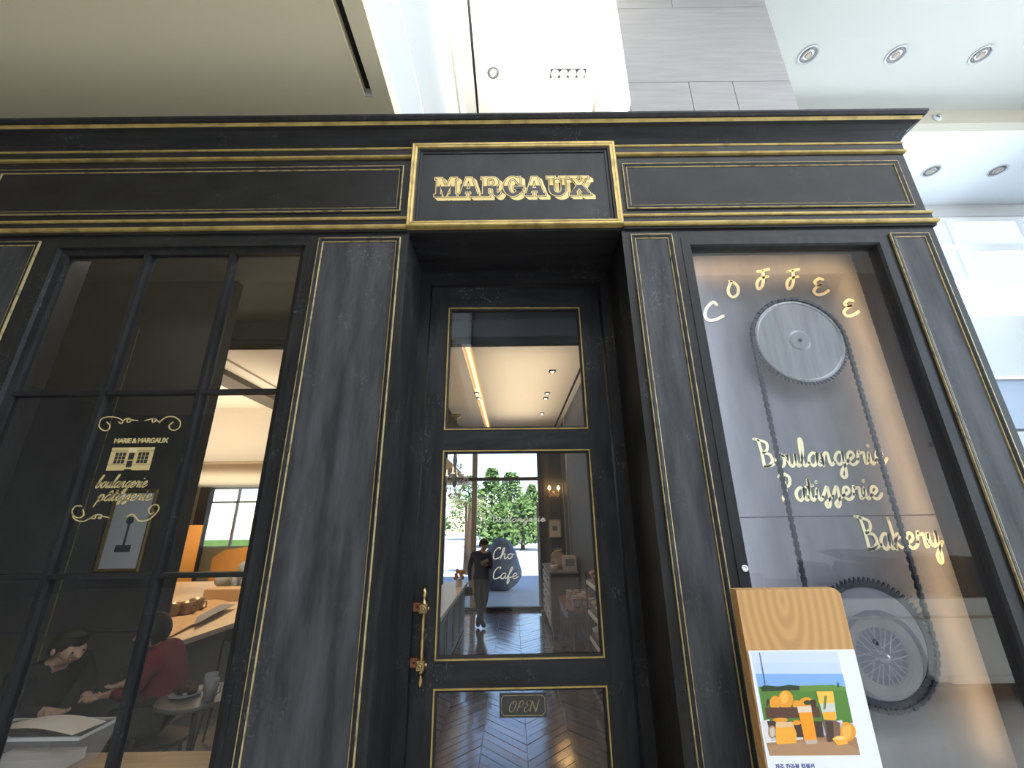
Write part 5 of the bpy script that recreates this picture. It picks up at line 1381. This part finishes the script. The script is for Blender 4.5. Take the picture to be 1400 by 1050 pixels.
mb.build('blooms', mat('orange_bloom', (.75, .33, .08), .7), t, True)
cc = P(622, 640, 6.3)
chd = thing('chandelier', 'crystal chandelier hanging over the left counter', 'chandelier', (cc.x, 6.3, Z_C))
CRY = mat('clear_crystal', (.75, .74, .70), .08, .25)
MB().lathe([(.11, 0), (.10, -.04), (.02, -.07)], seg=16).build('canopy', BRASS, chd, True)
h_ = Z_C - cc.z
MB().lathe([(.008, -.07), (.008, -h_+.35), (.03, -h_+.3), (.05, -h_+.15), (.025, -h_), (.06, -h_-.25), (.03, -h_-.4)], seg=12).build('stem', METALG, chd, True)
for k in range(8):
    a = 2*PI*k/8; c_, s_ = math.cos(a), math.sin(a)
    MB().tube([(.03*c_, .03*s_, -h_-.2), (.15*c_, .15*s_, -h_-.3), (.28*c_, .28*s_, -h_-.2), (.28*c_, .28*s_, -h_-.12)], .01, 6).build('arm', METALG, chd, True)
    MB().lathe([(.05, -.02), (.015, 0), (.012, .09), (.001, .13)], (.28*c_, .28*s_, -h_-.12), seg=10).build('candle', mat('candle_white', (.8, .75, .6), .4, emit=((1, .8, .5), 1.5)), chd, True)
mb = MB()
for k in range(110):
    a = random.uniform(0, 2*PI); lv = random.choice(((.28, -.2), (.2, -.36), (.12, -.5), (.15, .1)))
    mb.lathe([(.001, 0), (.014, -.02), (.001, -.06)], (lv[0]*math.cos(a), lv[0]*math.sin(a), -h_+lv[1]-random.uniform(0, .08)), seg=5)
o = mb.build('crystal_drops', CRY, chd); o['kind'] = 'stuff'

# ================================================================== OUTSIDE
ASPH = mat('pale_paving', (.48, .53, .58), .8, var=((.42, .47, .52), (.8, .8, .8), 4, .3, .7))
smesh(MB().box(-60, 60, 8.2, 70, -.3, -.05), 'ground', ASPH, 'pale paving outside the garden door', 'ground')
smesh(MB().box(-30, 40, -50, -14.5, -.3, -.05), 'ground_front', ASPH, 'paving outside the hall entrance behind the camera', 'ground')
lw = smesh(MB().box(-60, -12, 28, 29, -.05, .9), 'lawn', mat('lawn_green', (.09, .18, .035), .9, var=((.13, .22, .05), (2, 2, 2), 4, .3, .7)), 'green lawn bank beyond the paving', 'lawn')
def blob(name, c, r, m_, label, cat):
    mb = MB().ball(c, r, 18, 12)
    mb.v = [(c[0]+(x-c[0])*(1+.16*math.sin(7*x+3*z)), c[1]+(y-c[1])*(1+.14*math.sin(5*z+x)), max(-.05, c[2]+(z-c[2])*(1+.12*math.sin(4*x+6*y)))) for x, y, z in mb.v]
    o = mb.build(name, m_); return tag(o, label, cat)
bc = PZ(688, 808, 0)  # boulder put in for a blue-grey shape taken as a reflected torso
blob('boulder', (bc.x-.05, bc.y+.6, .62), (.60, .5, .72), mat('blue_grey_rock', (.16, .19, .25), .85, var=((.22, .25, .31), (3, 3, 3), 5, .3, .7)), 'grey boulder standing in for a reflected shape outside the garden door', 'rock')
LEAFM = [mat('leaf_dark', (.05, .115, .022), .7), mat('leaf_mid', (.09, .18, .035), .7), mat('leaf_light', (.15, .24, .06), .7)]
BARK = mat('bark', (.12, .08, .05), .9)
def tree(x, y, h, wd, label, base=0.):
    t = thing('tree', label, 'tree', (x, y, base), 'trees beyond the paving')
    MB().tube([(0, 0, -.05), (.05, 0, h*.4), (0, .05, h*.75)], [.16, .12, .05], 8).build('trunk', BARK, t, True)
    mb = MB()
    for k in range(1500):
        u_ = random.random(); a = random.uniform(0, 2*PI); zz = h*(.12+.88*u_)
        rad = wd*(1-.82*max(0, u_-.25)/.75)*math.sqrt(random.random())*(1+.2*math.sin(9*u_+x))
        p_ = Vector((rad*math.cos(a), rad*math.sin(a), zz)); s_ = random.uniform(.10, .26)
        a1 = Vector((random.uniform(-1, 1), random.uniform(-1, 1), random.uniform(-.6, .6))).normalized()*s_
        b1 = a1.orthogonal().normalized()*s_*.6
        mb.add([p_-a1, p_-b1, p_+a1, p_+b1], [(0, 1, 2, 3)], random.choice((0, 0, 1, 1, 2)))
    o = mb.build('foliage', LEAFM, t, recalc=False); o['kind'] = 'stuff'
labs = ['tall bushy pine seen through the left of the garden door', 'tall dense pine at the middle of the garden door', 'slender pine at the right edge of the garden door', 'round green tree at the foot of the pines', 'dense pine behind the palm', 'low green bush before the pines']
for (u, v, Y, hpx, wd), lab in zip(((672, 714, 33, 642, 2.0), (699, 714, 38, 648, 2.3), (728, 714, 43, 664, 2.1), (714, 714, 29, 682, 1.6), (640, 714, 48, 652, 3.2), (684, 714, 25.5, 692, 1.2)), labs):
    q = P(u, v, Y); tp_ = P(u, hpx, Y)
    tree(q.x, Y, tp_.z+.1, wd, lab)
for x in (-13, -7.5, 4.5, 8.5): tree(x, 37+x*.4, 5.2+x*.1, 2.0, 'further pine %s' % {-13: 'farthest to the left beyond the palm', -7.5: 'second from the left beyond the palm', 4.5: 'just right of the garden door view', 8.5: 'farthest to the right of the garden door view'}[x])
# palm
q = P(640, 690, 15)
pt = thing('palm', 'palm tree with drooping pale fronds outside the garden door', 'palm', (q.x, 15, 0))
PALMG = mat('palm_frond', (.30, .33, .16), .6)
MB().tube([(0, 0, -.05), (.03, 0, q.z*.5), (0, 0, q.z+.05)], [.16, .14, .13], 10).build('trunk', BARK, pt, True)
for k in range(26):
    a = 2*PI*k/26+random.uniform(-.1, .1); e = random.uniform(.1, .9); Lf = random.uniform(.95, 1.25)
    rp_ = []
    for j in range(8):
        s_ = j/7; rr = Lf*s_*(1-.25*s_*(1-e)); zz = q.z + Lf*(e*s_*.9 - (.55+.5*(1-e))*s_*s_)
        rp_.append(Vector((rr*math.cos(a), rr*math.sin(a), zz)))
    mb = MB(); mb.tube(rp_, [.014]*7+[.004], 4)
    sd = Vector((-math.sin(a), math.cos(a), 0))
    for j in range(1, 16):
        s_ = j/15*6.9; i = int(s_); p_ = rp_[i].lerp(rp_[min(i+1, 7)], s_-i); ln = .26*(1-.6*j/15)
        for sg_ in (-1, 1):
            d_ = (sd*sg_*.8 + (rp_[min(i+1, 7)]-rp_[i]).normalized()*.5 + Vector((0, 0, -.5))).normalized()*ln
            n_ = Vector((0, 0, .012)) + (rp_[min(i+1, 7)]-rp_[i]).normalized()*.012
            mb.add([p_-n_, p_+d_, p_+n_], [(0, 1, 2)])
    mb.build('frond', PALMG, pt, recalc=False)

# ================================================================== VINTAGE CAR (mirrored in the showcase glass)
car = thing('vintage_car', 'ivory open vintage car with wire wheels, mirrored in the showcase glass', 'car', (4.6, -2.5, 0))
ca = (4.6, -2.5, 0)
yF = -2.42          # side facing the shop
wx1, wx2, wz, wr_ = 3.90, 6.3, .47, .42
def arch_pts():
    pts = [(2.5, .30), (2.5, .86), (3.0, .97), (3.3, 1.02), (7.2, 1.0), (7.5, .8), (7.5, .26)]
    bot = [(wx2+.5, .24)] + [(wx2+.45*math.cos(R(a)), wz+.45*math.sin(R(a))) for a in range(-20, 201, 20)] + [(wx2-.5, .24), (wx1+.5, .24)] + [(wx1+.45*math.cos(R(a)), wz+.45*math.sin(R(a))) for a in range(-20, 201, 20)] + [(wx1-.5, .24)]
    return pts + bot
MB().poly(arch_pts(), -4.0, yF).build('body', CARWHITE, car, off=ca)
MB().box(2.6, 7.4, yF, yF+.02, .83, .85).build('chrome_strip', CHROME, car, off=ca)
MB().box(4.5, 5.75, yF, yF+.05, .24, .30).build('running_board', CARWHITE, car, off=ca)
MB().box(2.6, 7.4, -3.9, yF-.06, .18, .26).build('chassis', DARKSLOT, car, off=ca)
for x, w_ in ((3.62, .17), (4.06, .17)):
    MB().poly([(x-w_, 1.0), (x+w_, 1.0), (x+w_*.8, 1.25), (x+w_*.45, 1.37), (x-w_*.45, 1.37), (x-w_*.8, 1.25)], -2.95, -2.62).build('seat', SEATL, car, off=ca, bevel=.02)
MB().poly([(2.9, .98), (3.4, 1.02), (4.45, 1.0), (4.45, 1.06), (3.2, 1.10), (3.0, 1.05)], -3.6, -2.5).build('cockpit_trim', SEATL, car, off=ca)
MB().poly([(4.3, 1.42), (4.6, 1.45), (5.4, 1.42), (6.2, 1.25), (6.3, 1.0), (5.0, 1.0), (4.9, 1.2), (4.5, 1.36)], -3.7, -2.5).build('folded_hood', DARKC, car, off=ca)
for x in (wx1, wx2):
    wh = bpy.data.objects.new('wheel', None); C.objects.link(wh); wh.parent = car; wh.location = (x-ca[0], yF-.08-ca[1], wz)
    MB().lathe([(wr_*.70, .05), (wr_*.82, .08), (wr_*.96, .07), (wr_, .03), (wr_, -.07), (wr_*.7, -.09)], axis='y', seg=36, cap=False).build('tyre', TYRE, wh, True)
    MB().lathe([(wr_*.70, .055), (wr_*.72, .07), (wr_*.66, .06), (wr_*.64, .03), (wr_*.70, .03)], axis='y', seg=36, cap=False).build('rim', mat('cream_rim', (.55, .52, .42), .4, .3), wh, True)
    MB().lathe([(wr_*.93, .0785), (wr_*.82, .083), (wr_*.71, .074), (wr_*.70, .06)], axis='y', seg=36, cap=False).build('whitewall', mat('whitewall', (.46, .44, .32), .6), wh)
    MB().lathe([(wr_*.64, -.02), (.001, -.02)], axis='y', seg=24).build('drum', mat('drum_olive', (.30, .29, .21), .5), wh)
    MB().lathe([(.075, .0), (.08, .06), (.05, .10), (.03, .13), (.001, .135)], axis='y', seg=18).build('hub', CHROME, wh, True)
    sp0 = None
    for k in range(28):
        a = 2*PI*k/28; b = a + (.35 if k % 2 else -.35)
        MB().tube([(.07*math.cos(b), .09 if k % 4 < 2 else .02, .07*math.sin(b)), (wr_*.66*math.cos(a), .045, wr_*.66*math.sin(a))], 0.006, 4).build('spoke', mat('ivory_spoke', (.85, .84, .78), .35), wh)
    bpy.data.objects[wh.name].name = 'wheel'
